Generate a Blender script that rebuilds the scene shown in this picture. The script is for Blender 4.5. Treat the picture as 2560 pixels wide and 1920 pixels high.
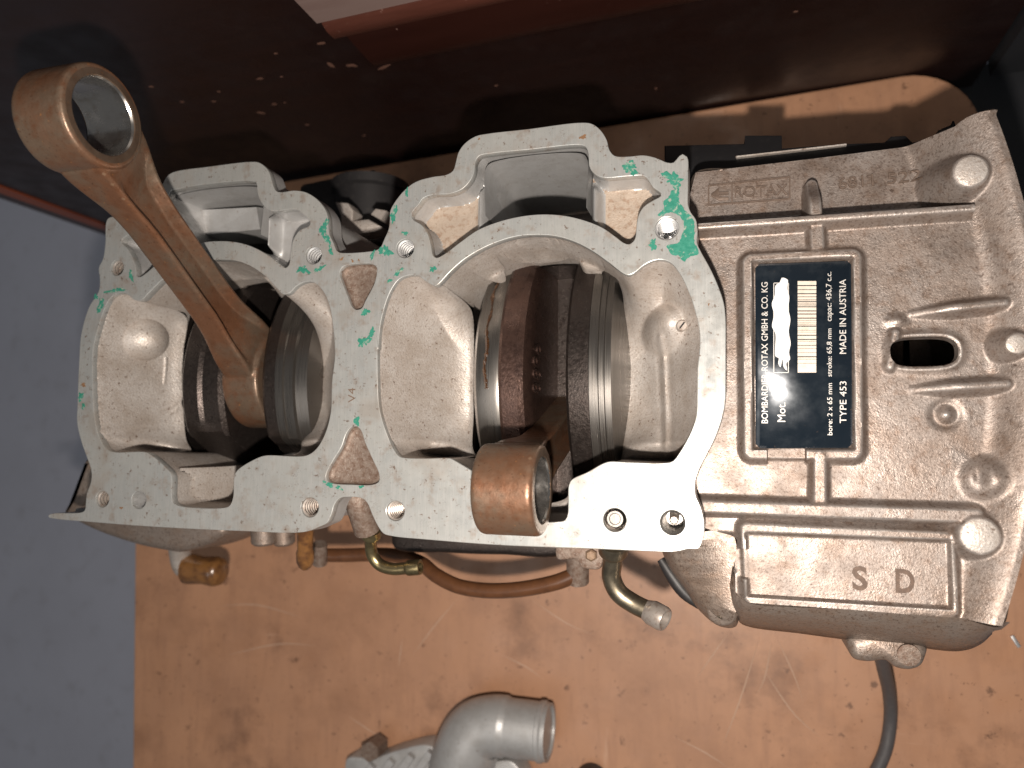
import bpy, bmesh, math, random
import numpy as np
from mathutils import Vector, Matrix

random.seed(7); rng = np.random.default_rng(7)
for o in list(bpy.data.objects): bpy.data.objects.remove(o)
scene = bpy.context.scene
col = scene.collection
MM = 0.001
ZB = 150.0            # the machined deck lies 150 mm above the bench

# ------------------------------------------------------------------ camera
F_PX, PPX, PPY, H = 1850.0, 1280.0, 960.0, 215.0       # lens in photo pixels, camera height above the deck (mm)
AX = np.array([0.95889292, -0.01485824, -0.2833789])
AY = np.array([0.01179062, -0.99567969, 0.0921028])
AZ = np.array([-0.2835231, -0.09165794, -0.95457502])
RW = np.stack([AX, AY, AZ])
cam_d = bpy.data.cameras.new('camera'); cam = bpy.data.objects.new('camera', cam_d); col.objects.link(cam)
cam_d.sensor_fit = 'HORIZONTAL'; cam_d.sensor_width = 36.0; cam_d.lens = 36.0 * F_PX / 2560.0
cam_d.clip_start = 0.005; cam_d.clip_end = 20
right = RW @ np.array([1, 0, 0]); up = RW @ np.array([0, -1, 0]); back = RW @ np.array([0, 0, -1])
m = Matrix(((right[0], up[0], back[0], 0), (right[1], up[1], back[1], 0), (right[2], up[2], back[2], (H + ZB) * MM), (0, 0, 0, 1)))
cam.matrix_world = m
cam_d.dof.use_dof = True; cam_d.dof.focus_distance = 0.228; cam_d.dof.aperture_fstop = 11.0
scene.camera = cam

# ------------------------------------------------------------------ light
w = bpy.data.worlds.new('World'); scene.world = w; w.use_nodes = True
bg = w.node_tree.nodes['Background']; bg.inputs[0].default_value = (0.9, 0.95, 1.0, 1); bg.inputs[1].default_value = 0.055
lamp_d = bpy.data.lights.new('work_lamp', 'POINT'); lamp_d.energy = 2.75; lamp_d.color = (1.0, 0.90, 0.80); lamp_d.shadow_soft_size = 0.004
lamp = bpy.data.objects.new('work_lamp', lamp_d); col.objects.link(lamp); lamp.location = (-0.004, -0.036, (H + ZB - 3) * MM)
fill_d = bpy.data.lights.new('fill_lamp', 'AREA'); fill_d.energy = 1.9; fill_d.color = (1.0, 0.95, 0.9); fill_d.shape = 'DISK'; fill_d.size = 0.9  # unseen soft fill, added to lift the dim left side
fill = bpy.data.objects.new('fill_lamp', fill_d); col.objects.link(fill); fill.location = (-0.35, -0.55, 1.7)
fill.rotation_euler = (Vector((0, 0, 0.1)) - fill.location).to_track_quat('-Z', 'Y').to_euler()
scene.view_settings.view_transform = 'Standard'; scene.view_settings.look = 'None'
scene.view_settings.exposure = 0.82; scene.view_settings.gamma = 1.0
scene.render.engine = 'CYCLES'; scene.cycles.max_bounces = 8

# ------------------------------------------------------------------ helpers
def at(px, py, z=0.0):
    """photo pixel -> mm on the horizontal plane z (deck = 0)"""
    d = RW @ np.array([px - PPX, py - PPY, F_PX]); t = (z - H) / d[2]
    return np.array([0, 0, H]) + t * d
TH = math.radians(2.85); PN = np.array([-math.sin(TH), math.cos(TH), 0]); PD = np.array([math.cos(TH), math.sin(TH), 0]); P0 = np.array([-279.4, 158.3, 0])
def zm(kx, ox, oy):
    return lambda pts: [(ox + x / kx, oy + y / kx) for x, y in pts]
Z1 = zm(2.458, 0, 100); Z2 = zm(1.8433, 100, 600); Z3 = zm(2.212, 800, 250); Z4 = zm(2.212, 800, 850)
Z5 = zm(2.212, 1660, 250); Z6 = zm(1.9522, 1660, 900); Z7 = zm(2.458, 700, 1600); ZC = zm(4.424, 600, 380); ZT = zm(2.304, 1600, 150)
ZP = zm(3.0167, 1840, 600)
def XY(pts, z=0.0): return np.array([at(x, y, z)[:2] for x, y in pts])
def X3(pts, z): return [at(x, y, z) for x, y in pts]

def spline(pts, step=0.7, closed=True):
    P = np.asarray(pts, float); n = len(P); out = []
    rngi = range(n) if closed else range(n - 1)
    for i in rngi:
        if closed: p0, p1, p2, p3 = P[i - 1], P[i], P[(i + 1) % n], P[(i + 2) % n]
        else: p0, p1, p2, p3 = P[max(i - 1, 0)], P[i], P[i + 1], P[min(i + 2, n - 1)]
        k = max(1, int(np.linalg.norm(p2 - p1) / step))
        d1, d2, d3 = [max(1e-6, np.linalg.norm(b - a)) ** 0.5 for a, b in ((p0, p1), (p1, p2), (p2, p3))]
        m1 = (p2 - p1) + d2 * ((p1 - p0) / d1 - (p2 - p0) / (d1 + d2)); m2 = (p2 - p1) + d2 * ((p3 - p2) / d3 - (p3 - p1) / (d2 + d3))
        if not closed and i == 0: m1 = p2 - p1
        if not closed and i == n - 2: m2 = p2 - p1
        for j in range(k):
            t = j / k
            out.append((2*t**3 - 3*t**2 + 1) * p1 + (t**3 - 2*t**2 + t) * m1 + (-2*t**3 + 3*t**2) * p2 + (t**3 - t**2) * m2)
    if not closed: out.append(P[-1])
    return np.array(out)
def area(P): x, y = P[:, 0], P[:, 1]; return 0.5 * np.sum(x * np.roll(y, -1) - y * np.roll(x, -1))
def ccw(P): return P if area(P) > 0 else P[::-1]
def inset(P, d):
    P = ccw(P); t = np.roll(P, -2, 0) - np.roll(P, 2, 0); t /= np.linalg.norm(t, axis=1)[:, None] + 1e-9
    return P + d * np.stack([-t[:, 1], t[:, 0]], 1)
def circle(c, r, n=40): a = np.linspace(0, 2 * math.pi, n, endpoint=False); return np.stack([c[0] + r * np.cos(a), c[1] + r * np.sin(a)], 1)
def sdf(P, X, Y):
    """signed distance to polygon, negative inside"""
    d = np.full(X.shape, 1e9); s = np.ones(X.shape); n = len(P)
    for i in range(n):
        a, b = P[i], P[(i + 1) % n]; e = b - a; wx, wy = X - a[0], Y - a[1]
        t = np.clip((wx * e[0] + wy * e[1]) / (e @ e + 1e-12), 0, 1)
        d = np.minimum(d, (wx - e[0] * t) ** 2 + (wy - e[1] * t) ** 2)
        c1 = Y >= a[1]; c2 = Y < b[1]; c3 = e[0] * wy > e[1] * wx
        s = np.where((c1 & c2 & c3) | (~c1 & ~c2 & ~c3), -s, s)
    return s * np.sqrt(d)
def seg(a, b, X, Y):
    a = np.asarray(a)[:2]; b = np.asarray(b)[:2]; e = b - a; wx, wy = X - a[0], Y - a[1]; t = np.clip((wx * e[0] + wy * e[1]) / (e @ e), 0, 1)
    return np.hypot(wx - e[0] * t, wy - e[1] * t)
def ss(a, b, x): t = np.clip((x - a) / (b - a), 0, 1); return t * t * (3 - 2 * t)
def smin(a, b, k): h = np.clip(0.5 + 0.5 * (b - a) / k, 0, 1); return b * (1 - h) + a * h - k * h * (1 - h)
def smax(a, b, k): return -smin(-a, -b, k)
def vnoise(X, Y, s, seed=0):
    r = np.random.default_rng(seed); g = r.random((64, 64)); x = X / s; y = Y / s
    i = np.floor(x).astype(int); j = np.floor(y).astype(int); u = x - i; v = y - j; u = u*u*(3-2*u); v = v*v*(3-2*v)
    G = lambda a, b: g[a % 64, b % 64]
    return (G(i, j) * (1-u) + G(i+1, j) * u) * (1-v) + (G(i, j+1) * (1-u) + G(i+1, j+1) * u) * v - 0.5

ORI = {}
def world(p): return (p[0] * MM, p[1] * MM, (p[2] + ZB) * MM)
def link(name, me, mat, parent, smooth=35):
    o = bpy.data.objects.new(name, me); col.objects.link(o)
    if mat is not None: me.materials.append(mat)
    if parent is not None: o.parent = parent; ORI[o.name] = ORI[parent.name]
    if smooth:
        me.shade_smooth()
        try: me.set_sharp_from_angle(angle=math.radians(smooth))
        except Exception: pass
    return o
def build(name, verts, faces, mat, parent=None, smooth=35, org=None):
    """verts in mm (deck frame); children share the frame of their thing"""
    V = np.asarray(verts, float)
    if parent is not None: L = ORI[parent.name]
    else: L = np.array(org if org is not None else (V[:, 0].mean(), V[:, 1].mean(), V[:, 2].min()))
    me = bpy.data.meshes.new(name); me.from_pydata([tuple(v) for v in (V - L) * MM], [], [tuple(int(i) for i in f) for f in faces]); me.validate()
    o = link(name, me, mat, parent, smooth)
    if parent is None: o.location = world(L); ORI[o.name] = L
    return o
def thing(name, label, cat, org, group=None):
    o = bpy.data.objects.new(name, None); col.objects.link(o); o.empty_display_size = 0.01; o.location = world(org); ORI[o.name] = np.array(org, float)
    tag(o, label, cat, group); return o
def tag(o, label=None, cat=None, group=None, kind=None):
    if label: o['label'] = label
    if cat: o['category'] = cat
    if group: o['group'] = group
    if kind: o['kind'] = kind
    return o
class MB:
    def __init__(s): s.v = []; s.f = []
    def add(s, V, Fc):
        k = len(s.v); s.v += [tuple(p) for p in V]; s.f += [tuple(i + k for i in f) for f in Fc]; return s
    def loft(s, rings, cap0=True, cap1=True, closed=True):
        n = len(rings[0]); V = [p for r in rings for p in r]; Fc = []
        for i in range(len(rings) - 1):
            for j in range(n if closed else n - 1):
                a = i * n + j; b = i * n + (j + 1) % n; Fc.append((a, b, b + n, a + n))
        if cap0: Fc.append(tuple(range(n - 1, -1, -1)))
        if cap1: Fc.append(tuple(range((len(rings) - 1) * n, len(rings) * n)))
        return s.add(V, Fc)
    def prism(s, P, z0, z1, bev=0.0, cap0=True):
        P = ccw(np.asarray(P)); R = lambda Q, z: [(x, y, z) for x, y in Q]
        rings = [R(P, z0), R(P, z1 - bev)]
        if bev: rings += [R(inset(P, bev * 0.3), z1 - bev * 0.3), R(inset(P, bev), z1)]
        return s.loft(rings, cap0, True)
    def revolve(s, c, axis, prof, n=40, cap0=True, cap1=True):
        """prof: list of (distance along axis, radius)"""
        ax = np.asarray(axis, float); ax /= np.linalg.norm(ax); h = np.array([0, 0, 1.0]) if abs(ax[2]) < 0.9 else np.array([1.0, 0, 0])
        u = np.cross(ax, h); u /= np.linalg.norm(u); v = np.cross(ax, u); c = np.asarray(c, float); a = np.linspace(0, 2 * math.pi, n, endpoint=False)
        rings = [[c + ax * d + r * (math.cos(t) * u + math.sin(t) * v) for t in a] for d, r in prof]
        return s.loft(rings, cap0, cap1)
    def tube(s, path, rad, n=16, cap=True):
        P = np.asarray(path, float); k = len(P); R = rad if hasattr(rad, '__len__') else [rad] * k
        rings = []; T = np.gradient(P, axis=0); T /= np.linalg.norm(T, axis=1)[:, None]
        u = np.cross(T[0], [0.13, 0.21, 1.0]); u /= np.linalg.norm(u)
        for i in range(k):
            u = u - T[i] * (u @ T[i]); u /= np.linalg.norm(u); v = np.cross(T[i], u)
            rings.append([P[i] + R[i] * (math.cos(t) * u + math.sin(t) * v) for t in np.linspace(0, 2 * math.pi, n, endpoint=False)])
        return s.loft(rings, cap, cap)
    def box(s, c, h, rz=0.0, bev=0.0):
        P = np.array([(-h[0], -h[1]), (h[0], -h[1]), (h[0], h[1]), (-h[0], h[1])]); cs, sn = math.cos(rz), math.sin(rz)
        P = np.stack([c[0] + P[:, 0] * cs - P[:, 1] * sn, c[1] + P[:, 0] * sn + P[:, 1] * cs], 1)
        b = bev
        if b:
            q = []
            for i in range(4):
                p, a, d = P[i], P[i - 1], P[(i + 1) % 4]; q += [p + (a - p) / np.linalg.norm(a - p) * b, p + (d - p) / np.linalg.norm(d - p) * b]
            P = np.array(q)
        return s.prism(P, c[2] - h[2], c[2] + h[2], b)
    def out(s, name, mat, parent=None, smooth=35, org=None): return build(name, s.v, s.f, mat, parent, smooth, org)
def eval_mesh(tmp):
    col.objects.link(tmp); dg = bpy.context.evaluated_depsgraph_get(); dg.update()
    me = bpy.data.meshes.new_from_object(tmp.evaluated_get(dg)); col.objects.unlink(tmp); return me
def mesh_np(me):
    V = np.zeros(len(me.vertices) * 3); me.vertices.foreach_get('co', V); return V.reshape(-1, 3), [tuple(p.vertices) for p in me.polygons]
def filled(outlines, z_top, thick, bev):
    """2-D outlines (holes by even-odd) -> solid with rounded arrises, mm"""
    cu = bpy.data.curves.new('tmp', 'CURVE'); cu.dimensions = '2D'; cu.fill_mode = 'BOTH'; cu.extrude = thick / 2 - bev; cu.bevel_depth = bev; cu.bevel_resolution = 1; cu.offset = -bev
    for P in outlines:
        sp = cu.splines.new('POLY'); sp.points.add(len(P) - 1); sp.use_cyclic_u = True
        for q, (x, y) in zip(sp.points, P): q.co = (x, y, 0, 1)
    o = bpy.data.objects.new('tmp', cu); me = eval_mesh(o); V, Fc = mesh_np(me); bpy.data.objects.remove(o); V[:, 2] += z_top - thick / 2
    return V, Fc
FONT_CACHE = {}
def text_mesh(s, size, extrude, align='LEFT', shear=0, off=0.0):
    cu = bpy.data.curves.new('tmp', 'FONT'); cu.body = s; cu.size = size; cu.extrude = extrude; cu.align_x = align; cu.shear = shear; cu.offset = off; cu.resolution_u = 3
    o = bpy.data.objects.new('tmp', cu); me = eval_mesh(o); V, Fc = mesh_np(me); bpy.data.objects.remove(o); return V, Fc
def place_text(name, s, p0, p1, capz, extr, mat, parent, off=0.0, cap=None, conform=None):
    """write s from p0 to p1 (mm, xy) at height capz; cap = letter height in mm"""
    V, Fc = text_mesh(s, 10, 1, off=off); x0, x1 = V[:, 0].min(), V[:, 0].max(); y0, y1 = 0.0, 6.9
    p0 = np.asarray(p0)[:2]; p1 = np.asarray(p1)[:2]; L = np.linalg.norm(p1 - p0); u = (p1 - p0) / L; v = np.array([-u[1], u[0]])
    sx = L / (x1 - x0); sy = cap / 6.9 if cap else sx
    W = np.zeros_like(V); W[:, :2] = p0 + np.outer((V[:, 0] - x0) * sx, u) + np.outer(V[:, 1] * sy, v); W[:, 2] = capz + np.sign(V[:, 2]) * extr
    if conform is not None: W[:, 2] = conform(W[None, :, 0], W[None, :, 1])[0] + np.where(V[:, 2] > 0, extr, -.6)
    return build(name, W, Fc, mat, parent, smooth=30)
def heightfield(name, poly, win, res, func, mat, parent, pad=0.0, smooth=50, holes=()):
    poly = ccw(np.asarray(poly)); x0, y0 = poly.min(0) - pad - res; x1, y1 = poly.max(0) + pad + res
    xs = np.arange(x0, x1 + res, res); ys = np.arange(y0, y1 + res, res); X, Y = np.meshgrid(xs, ys)
    cuts = [sdf(poly, X, Y) - pad] + [-sdf(ccw(np.asarray(h)), X, Y) for h in ([win] if win is not None else []) + list(holes)]
    S = cuts[0]
    for c in cuts[1:]: S = np.maximum(S, c)
    gy, gx = np.gradient(S, res, res); g = np.hypot(gx, gy) + 1e-6
    near = np.abs(S) < 0.75 * res
    X = np.where(near, X - S * gx / g / np.maximum(g, .6), X); Y = np.where(near, Y - S * gy / g / np.maximum(g, .6), Y); S = np.where(near, 0, S)
    Zv = func(X, Y); ny, nx = X.shape; keep = S <= 0.0
    idx = -np.ones(X.shape, int); idx[keep] = np.arange(keep.sum())
    V = np.stack([X[keep], Y[keep], Zv[keep]], 1)
    a, b, c, d = idx[:-1, :-1], idx[:-1, 1:], idx[1:, 1:], idx[1:, :-1]
    q = (a >= 0) & (b >= 0) & (c >= 0) & (d >= 0); Fc = list(zip(a[q], b[q], c[q], d[q]))
    for (p, r, t, u) in ((a, b, c, d), (b, c, d, a), (c, d, a, b), (d, a, b, c)):
        k = (p >= 0) & (r >= 0) & (t >= 0) & (u < 0); Fc += list(zip(p[k], r[k], t[k]))
    return build(name, V, Fc, mat, parent, smooth)

# ------------------------------------------------------------------ materials
def nmat(name, base, metallic=0.0, rough=0.5, layers=(), bump=(), spec=0.5, rough_var=None, coat=0.0, stretch=None, trans=0.0, aniso=0.0, edge=None):
    """layers: (scale per mm, lo, hi, colour, amount, detail[, (sx,sy,sz)]); bump: (scale per mm, strength, distance mm[, stretch])"""
    mt = bpy.data.materials.new(name); mt.use_nodes = True; nt = mt.node_tree; N = nt.nodes; Lk = nt.links; b = N['Principled BSDF']
    tc = N.new('ShaderNodeTexCoord')
    def coord(sc, seed):
        mp = N.new('ShaderNodeMapping'); mp.inputs['Scale'].default_value = (1000 * sc[0], 1000 * sc[1], 1000 * sc[2]); mp.inputs['Location'].default_value = (seed * 3.17, seed * 1.71, seed * 2.3)
        Lk.new(tc.outputs['Object'], mp.inputs['Vector']); return mp.outputs[0]
    cur = None; k = 0
    for ly in layers:
        sc, lo, hi, c, amt, det = ly[:6]; st = ly[6] if len(ly) > 6 else (1, 1, 1); k += 1
        nz = N.new('ShaderNodeTexNoise'); nz.inputs['Scale'].default_value = 1.0; nz.inputs['Detail'].default_value = det; nz.inputs['Roughness'].default_value = 0.62
        Lk.new(coord([sc * q for q in st], k), nz.inputs['Vector'])
        rp = N.new('ShaderNodeValToRGB'); rp.color_ramp.elements[0].position = lo; rp.color_ramp.elements[1].position = hi
        rp.color_ramp.elements[0].color = (0, 0, 0, 1); rp.color_ramp.elements[1].color = (amt, amt, amt, 1); Lk.new(nz.outputs[0], rp.inputs[0])
        mx = N.new('ShaderNodeMix'); mx.data_type = 'RGBA'; Lk.new(rp.outputs[0], mx.inputs['Factor']); mx.inputs['B'].default_value = (*c, 1)
        if cur is None: mx.inputs['A'].default_value = (*base, 1)
        else: Lk.new(cur, mx.inputs['A'])
        cur = mx.outputs['Result']
    if edge:
        ge = N.new('ShaderNodeNewGeometry'); rp = N.new('ShaderNodeValToRGB'); rp.color_ramp.elements[0].position = edge[1]; rp.color_ramp.elements[1].position = edge[2]
        rp.color_ramp.elements[0].color = (0, 0, 0, 1); rp.color_ramp.elements[1].color = (edge[3],) * 3 + (1,); Lk.new(ge.outputs['Pointiness'], rp.inputs[0])
        mx = N.new('ShaderNodeMix'); mx.data_type = 'RGBA'; Lk.new(rp.outputs[0], mx.inputs['Factor']); mx.inputs['B'].default_value = (*edge[0], 1)
        if cur is None: mx.inputs['A'].default_value = (*base, 1)
        else: Lk.new(cur, mx.inputs['A'])
        cur = mx.outputs['Result']
    if cur is None: b.inputs['Base Color'].default_value = (*base, 1)
    else: Lk.new(cur, b.inputs['Base Color'])
    b.inputs['Metallic'].default_value = metallic; b.inputs['Roughness'].default_value = rough; b.inputs['Specular IOR Level'].default_value = spec; b.inputs['Coat Weight'].default_value = coat; b.inputs['Coat Roughness'].default_value = 0.12
    b.inputs['Transmission Weight'].default_value = trans; b.inputs['Anisotropic'].default_value = aniso
    if rough_var:
        sc, r0, r1 = rough_var[:3]; st = rough_var[3] if len(rough_var) > 3 else (1, 1, 1)
        nz = N.new('ShaderNodeTexNoise'); nz.inputs['Scale'].default_value = 1; nz.inputs['Detail'].default_value = 5; Lk.new(coord([sc * q for q in st], 9), nz.inputs['Vector'])
        mr = N.new('ShaderNodeMapRange'); mr.inputs['From Min'].default_value = 0.3; mr.inputs['From Max'].default_value = 0.7; mr.inputs['To Min'].default_value = r0; mr.inputs['To Max'].default_value = r1
        Lk.new(nz.outputs[0], mr.inputs[0]); Lk.new(mr.outputs[0], b.inputs['Roughness'])
    prev = None
    for bp in bump:
        sc, stg, dist = bp[:3]; st = bp[3] if len(bp) > 3 else (1, 1, 1); k += 1
        nz = N.new('ShaderNodeTexNoise'); nz.inputs['Scale'].default_value = 1; nz.inputs['Detail'].default_value = 3; Lk.new(coord([sc * q for q in st], k + 5), nz.inputs['Vector'])
        bn = N.new('ShaderNodeBump'); bn.inputs['Strength'].default_value = stg; bn.inputs['Distance'].default_value = dist * MM; Lk.new(nz.outputs[0], bn.inputs['Height'])
        if prev: Lk.new(prev, bn.inputs['Normal'])
        prev = bn.outputs[0]
    if prev: Lk.new(prev, b.inputs['Normal'])
    return mt
BR = (0.10, 0.055, 0.03)
M = {}
M['deck'] = nmat('machined_aluminium', (0.3612, 0.3665, 0.3532), 0.36, 0.34,
    [(0.05, 0.35, 0.7, (0.289, 0.3046, 0.3114), 0.6, 4), (0.35, 0.45, 0.6, (0.4238, 0.4189, 0.409), 0.4, 3, (6, .3, 1)), (0.06, 0.52, 0.66, (0.3082, 0.2713, 0.237), 0.55, 5), (0.22, 0.55, 0.68, (0.2601, 0.2047, 0.1673), 0.6, 8), (0.7, 0.62, 0.67, (0.1252, 0.07616, 0.05113), 0.8, 8), (1.6, 0.645, 0.69, (0.08669, 0.05236, 0.03718), 0.7, 6)],
    [(1.2, 0.14, 0.08, (6, .2, 1)), (2.5, 0.08, 0.05)], rough_var=(0.3, 0.25, 0.42))
M['cast'] = nmat('cast_aluminium', (0.5406, 0.5043, 0.4746), 0.4, 0.46, [(0.10, 0.38, 0.66, (0.4055, 0.3516, 0.3085), 0.8, 6), (1.4, 0.5, 0.66, (0.3304, 0.2674, 0.2215), 0.6, 4), (0.7, 0.62, 0.665, (0.1351, 0.07641, 0.04746), 0.8, 7), (2.2, 0.63, 0.7, (0.1501, 0.107, 0.07909), 0.7, 4)], [(1.5, 0.55, 0.3), (3.0, 0.4, 0.15)], rough_var=(1.5, 0.36, 0.56))
M['cast_clean'] = nmat('clean_cast_aluminium', (0.414, 0.414, 0.414), 0.38, 0.44, [(0.15, 0.45, 0.7, (0.312, 0.3, 0.288), 0.6, 6), (0.6, 0.63, 0.7, (0.18, 0.12, 0.084), 0.6, 6)], [(1.6, 0.32, 0.18)], rough_var=(1.0, 0.36, 0.52))
M['sand'] = nmat('stained_sand_casting', (0.3825, 0.3134, 0.255), 0.3, 0.55, [(0.5, 0.5, 0.68, (0.2338, 0.1381, 0.085), 0.7, 6), (1.6, 0.62, 0.70, (0.07437, 0.0425, 0.02125), 0.8, 5)], [(2.0, 0.5, 0.25)])
M['housing'] = nmat('oil_stained_casting', (0.2571, 0.2089, 0.1812), 0.56, 0.42, [(0.05, 0.35, 0.68, (0.2763, 0.2461, 0.2293), 0.85, 4), (0.09, 0.5, 0.68, (0.165, 0.1119, 0.08135), 0.6, 7), (0.35, 0.52, 0.68, (0.1535, 0.09699, 0.06657), 0.55, 8), (1.3, 0.52, 0.62, (0.06523, 0.03729, 0.02514), 0.5, 8), (0.5, 0.63, 0.68, (0.05372, 0.02984, 0.02071), 0.7, 8)], [(1.8, 0.42, 0.22), (3.2, 0.4, 0.15)], rough_var=(0.12, 0.34, 0.62), edge=((0.46, 0.43, 0.41), 0.515, 0.56, 0.6))
M['dull'] = nmat('dull_stained_casting', (0.235, 0.185, 0.155), 0.5, 0.5, [(0.05, 0.35, 0.68, (0.25, 0.215, 0.19), 0.85, 4), (0.09, 0.5, 0.68, (0.215, 0.15, 0.11), 0.6, 7), (0.35, 0.52, 0.68, (0.20, 0.13, 0.09), 0.55, 8), (1.3, 0.54, 0.64, (0.085, 0.05, 0.034), 0.68, 8), (0.5, 0.63, 0.67, (0.07, 0.04, 0.028), 0.7, 8)], [(1.8, 0.45, 0.25), (3.2, 0.3, 0.15)], rough_var=(0.6, 0.32, 0.55))
M['rust_cast'] = nmat('rusty_casting', (0.2232, 0.1734, 0.143), 0.4, 0.6, [(0.6, 0.4, 0.65, (0.114, 0.0612, 0.0385), 0.8, 6), (2.0, 0.6, 0.7, (0.399, 0.3672, 0.341), 0.7, 4)], [(1.5, 0.6, 0.3)])
M['rod'] = nmat('copper_brown_steel', (0.1839, 0.08669, 0.04716), 0.52, 0.33, [(0.05, 0.38, 0.58, (0.1567, 0.1137, 0.08146), 0.9, 5), (0.3, 0.5, 0.7, (0.1498, 0.06366, 0.03144), 0.75, 8), (1.2, 0.6, 0.67, (0.06811, 0.0298, 0.01715), 0.65, 8), (0.8, 0.66, 0.7, (0.4359, 0.1897, 0.05716), 0.7, 7)], [(1.0, 0.3, 0.2), (2.5, 0.25, 0.1)], rough_var=(0.4, 0.27, 0.5), edge=((0.30, 0.20, 0.13), 0.53, 0.60, 0.6))
M['bore'] = nmat('polished_bore_steel', (0.42, 0.405, 0.39), 0.95, 0.24, [(0.3, 0.5, 0.7, (0.28, 0.24, 0.2), 0.6, 5)], [(1.0, 0.05, 0.04, (1, 8, 8))], rough_var=(0.3, .14, .32))
M['eyeface'] = nmat('dull_machined_steel', (0.16, 0.115, 0.085), 0.7, 0.4, [(0.2, 0.42, 0.65, (0.11, 0.07, 0.048), 0.8, 6), (1.2, 0.62, 0.68, (0.25, 0.11, 0.04), 0.6, 6)], [(1.5, 0.2, 0.1)])
M['web'] = nmat('dark_oiled_steel_and_shade', (0.055, 0.045, 0.041), 0.8, 0.38, [(0.3, 0.45, 0.7, (0.05, 0.038, 0.034), 0.8, 5), (1.8, 0.66, 0.72, (0.30, 0.27, 0.25), 0.7, 4)], [(1.6, 0.35, 0.25)], rough_var=(0.8, 0.26, 0.5))  # crank web steel; also painted shade on chamber walls, plate and front rib
M['web_brown'] = nmat('brown_varnished_steel', (0.085, 0.050, 0.040), 0.7, 0.35, [(0.25, 0.42, 0.66, (0.055, 0.033, 0.028), 0.8, 5), (1.8, 0.68, 0.74, (0.45, 0.4, 0.36), 0.6, 4)], [(1.3, 0.4, 0.25)], rough_var=(0.8, 0.24, 0.45))
M['steel'] = nmat('turned_steel', (0.1637, 0.1535, 0.1432), 0.9, 0.3, [(0.25, 0.4, 0.7, (0.15, 0.1364, 0.1228), 0.6, 4, (8, .3, .3))], [(3.0, 0.15, 0.05, (6, .1, .1))], rough_var=(0.5, 0.24, 0.38, (6, .1, .1)))
M['brass'] = nmat('yellow_zinc_plating', (0.40, 0.32, 0.17), 0.95, 0.30, [(0.4, 0.42, 0.68, (0.20, 0.15, 0.085), 0.85, 5), (1.2, 0.62, 0.7, (0.07, 0.05, 0.03), 0.7, 5)], [(1.0, 0.12, 0.1)])
M['brass_grey'] = nmat('worn_zinc_plating', (0.34, 0.29, 0.21), 0.95, 0.34, [(0.3, 0.42, 0.68, (0.19, 0.16, 0.12), 0.85, 5), (1.2, 0.62, 0.7, (0.07, 0.05, 0.03), 0.6, 5)], [(1.0, 0.12, 0.1)])
M['fuel'] = nmat('aged_amber_hose', (0.105, 0.043, 0.018), 0.0, 0.34, [(0.2, 0.4, 0.7, (0.06, 0.025, 0.012), 0.8, 6)], [(0.8, 0.1, 0.1)], coat=0.3)
M['cap'] = nmat('amber_plastic_cap', (0.19, 0.088, 0.028), 0.0, 0.3, [(0.25, 0.42, 0.6, (0.075, 0.032, 0.014), 0.85, 4)], [(0.5, 0.15, 0.2)], coat=0.4)
M['rubber'] = nmat('black_rubber', (0.018, 0.017, 0.018), 0.0, 0.5, [(0.4, 0.55, 0.75, (0.045, 0.04, 0.038), 0.6, 5)], [(0.8, 0.2, 0.15)])
M['cable'] = nmat('grey_cable_sleeve', (0.075, 0.07, 0.072), 0.0, 0.5, [(0.4, 0.5, 0.75, (0.11, 0.1, 0.1), 0.6, 5)], [(0.8, 0.15, 0.1)])
M['black'] = nmat('black_plastic', (0.006, 0.006, 0.007), 0.0, 0.5, [(0.3, 0.55, 0.75, (0.014, 0.013, 0.013), 0.6, 5)], [(0.6, 0.1, 0.1)], spec=0.25)
M['plate'] = nmat('black_anodised_plate', (0.010, 0.016, 0.024), 0.3, 0.16, [(0.12, 0.5, 0.75, (0.05, 0.06, 0.07), 0.5, 5), (0.5, 0.66, 0.75, (0.16, 0.11, 0.08), 0.6, 6)], [(0.12, 0.02, 0.3)], rough_var=(0.2, 0.1, 0.22))
M['print'] = nmat('silver_print', (0.62, 0.60, 0.57), 0.2, 0.4, [(1.5, 0.6, 0.75, (0.2, 0.18, 0.16), 0.6, 4)])
M['label'] = nmat('cream_print', (0.62, 0.55, 0.47), 0.1, 0.45, [(0.5, 0.5, 0.8, (0.4, 0.32, 0.25), 0.6, 4)])
M['scrape'] = nmat('white_scraped_paint', (0.80, 0.79, 0.77), 0.0, 0.5, [(0.4, 0.45, 0.75, (0.55, 0.55, 0.56), 0.7, 5)], [(1.2, 0.4, 0.2)])
M['green'] = nmat('green_gasket_residue', (0.015, 0.165, 0.115), 0.0, 0.85, [(0.8, 0.4, 0.7, (0.045, 0.225, 0.165), 0.8, 5), (0.7, 0.56, 0.64, (0.30, 0.31, 0.27), 0.8, 7)], [(2.0, 0.6, 0.2)])
M['rustspot'] = nmat('rust_deposit', (0.17, 0.09, 0.045), 0.0, 0.8, [(1.0, 0.5, 0.7, (0.3, 0.16, 0.07), 0.7, 4)], [(2.0, 0.6, 0.2)])
M['oil'] = nmat('burnt_oil', (0.035, 0.014, 0.005), 0.0, 0.2, [(1.0, 0.5, 0.7, (0.10, 0.04, 0.01), 0.7, 4)], [(1.5, 0.5, 0.3)], coat=0.6)
M['bright'] = nmat('bright_thread', (0.62, 0.62, 0.62), 0.7, 0.32, [(1.0, 0.6, 0.75, (0.3, 0.25, 0.2), 0.6, 4)])
M['threadrust'] = nmat('stained_thread', (0.45, 0.40, 0.36), 0.65, 0.36, [(0.6, 0.5, 0.7, (0.2, 0.12, 0.08), 0.7, 4)])
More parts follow.
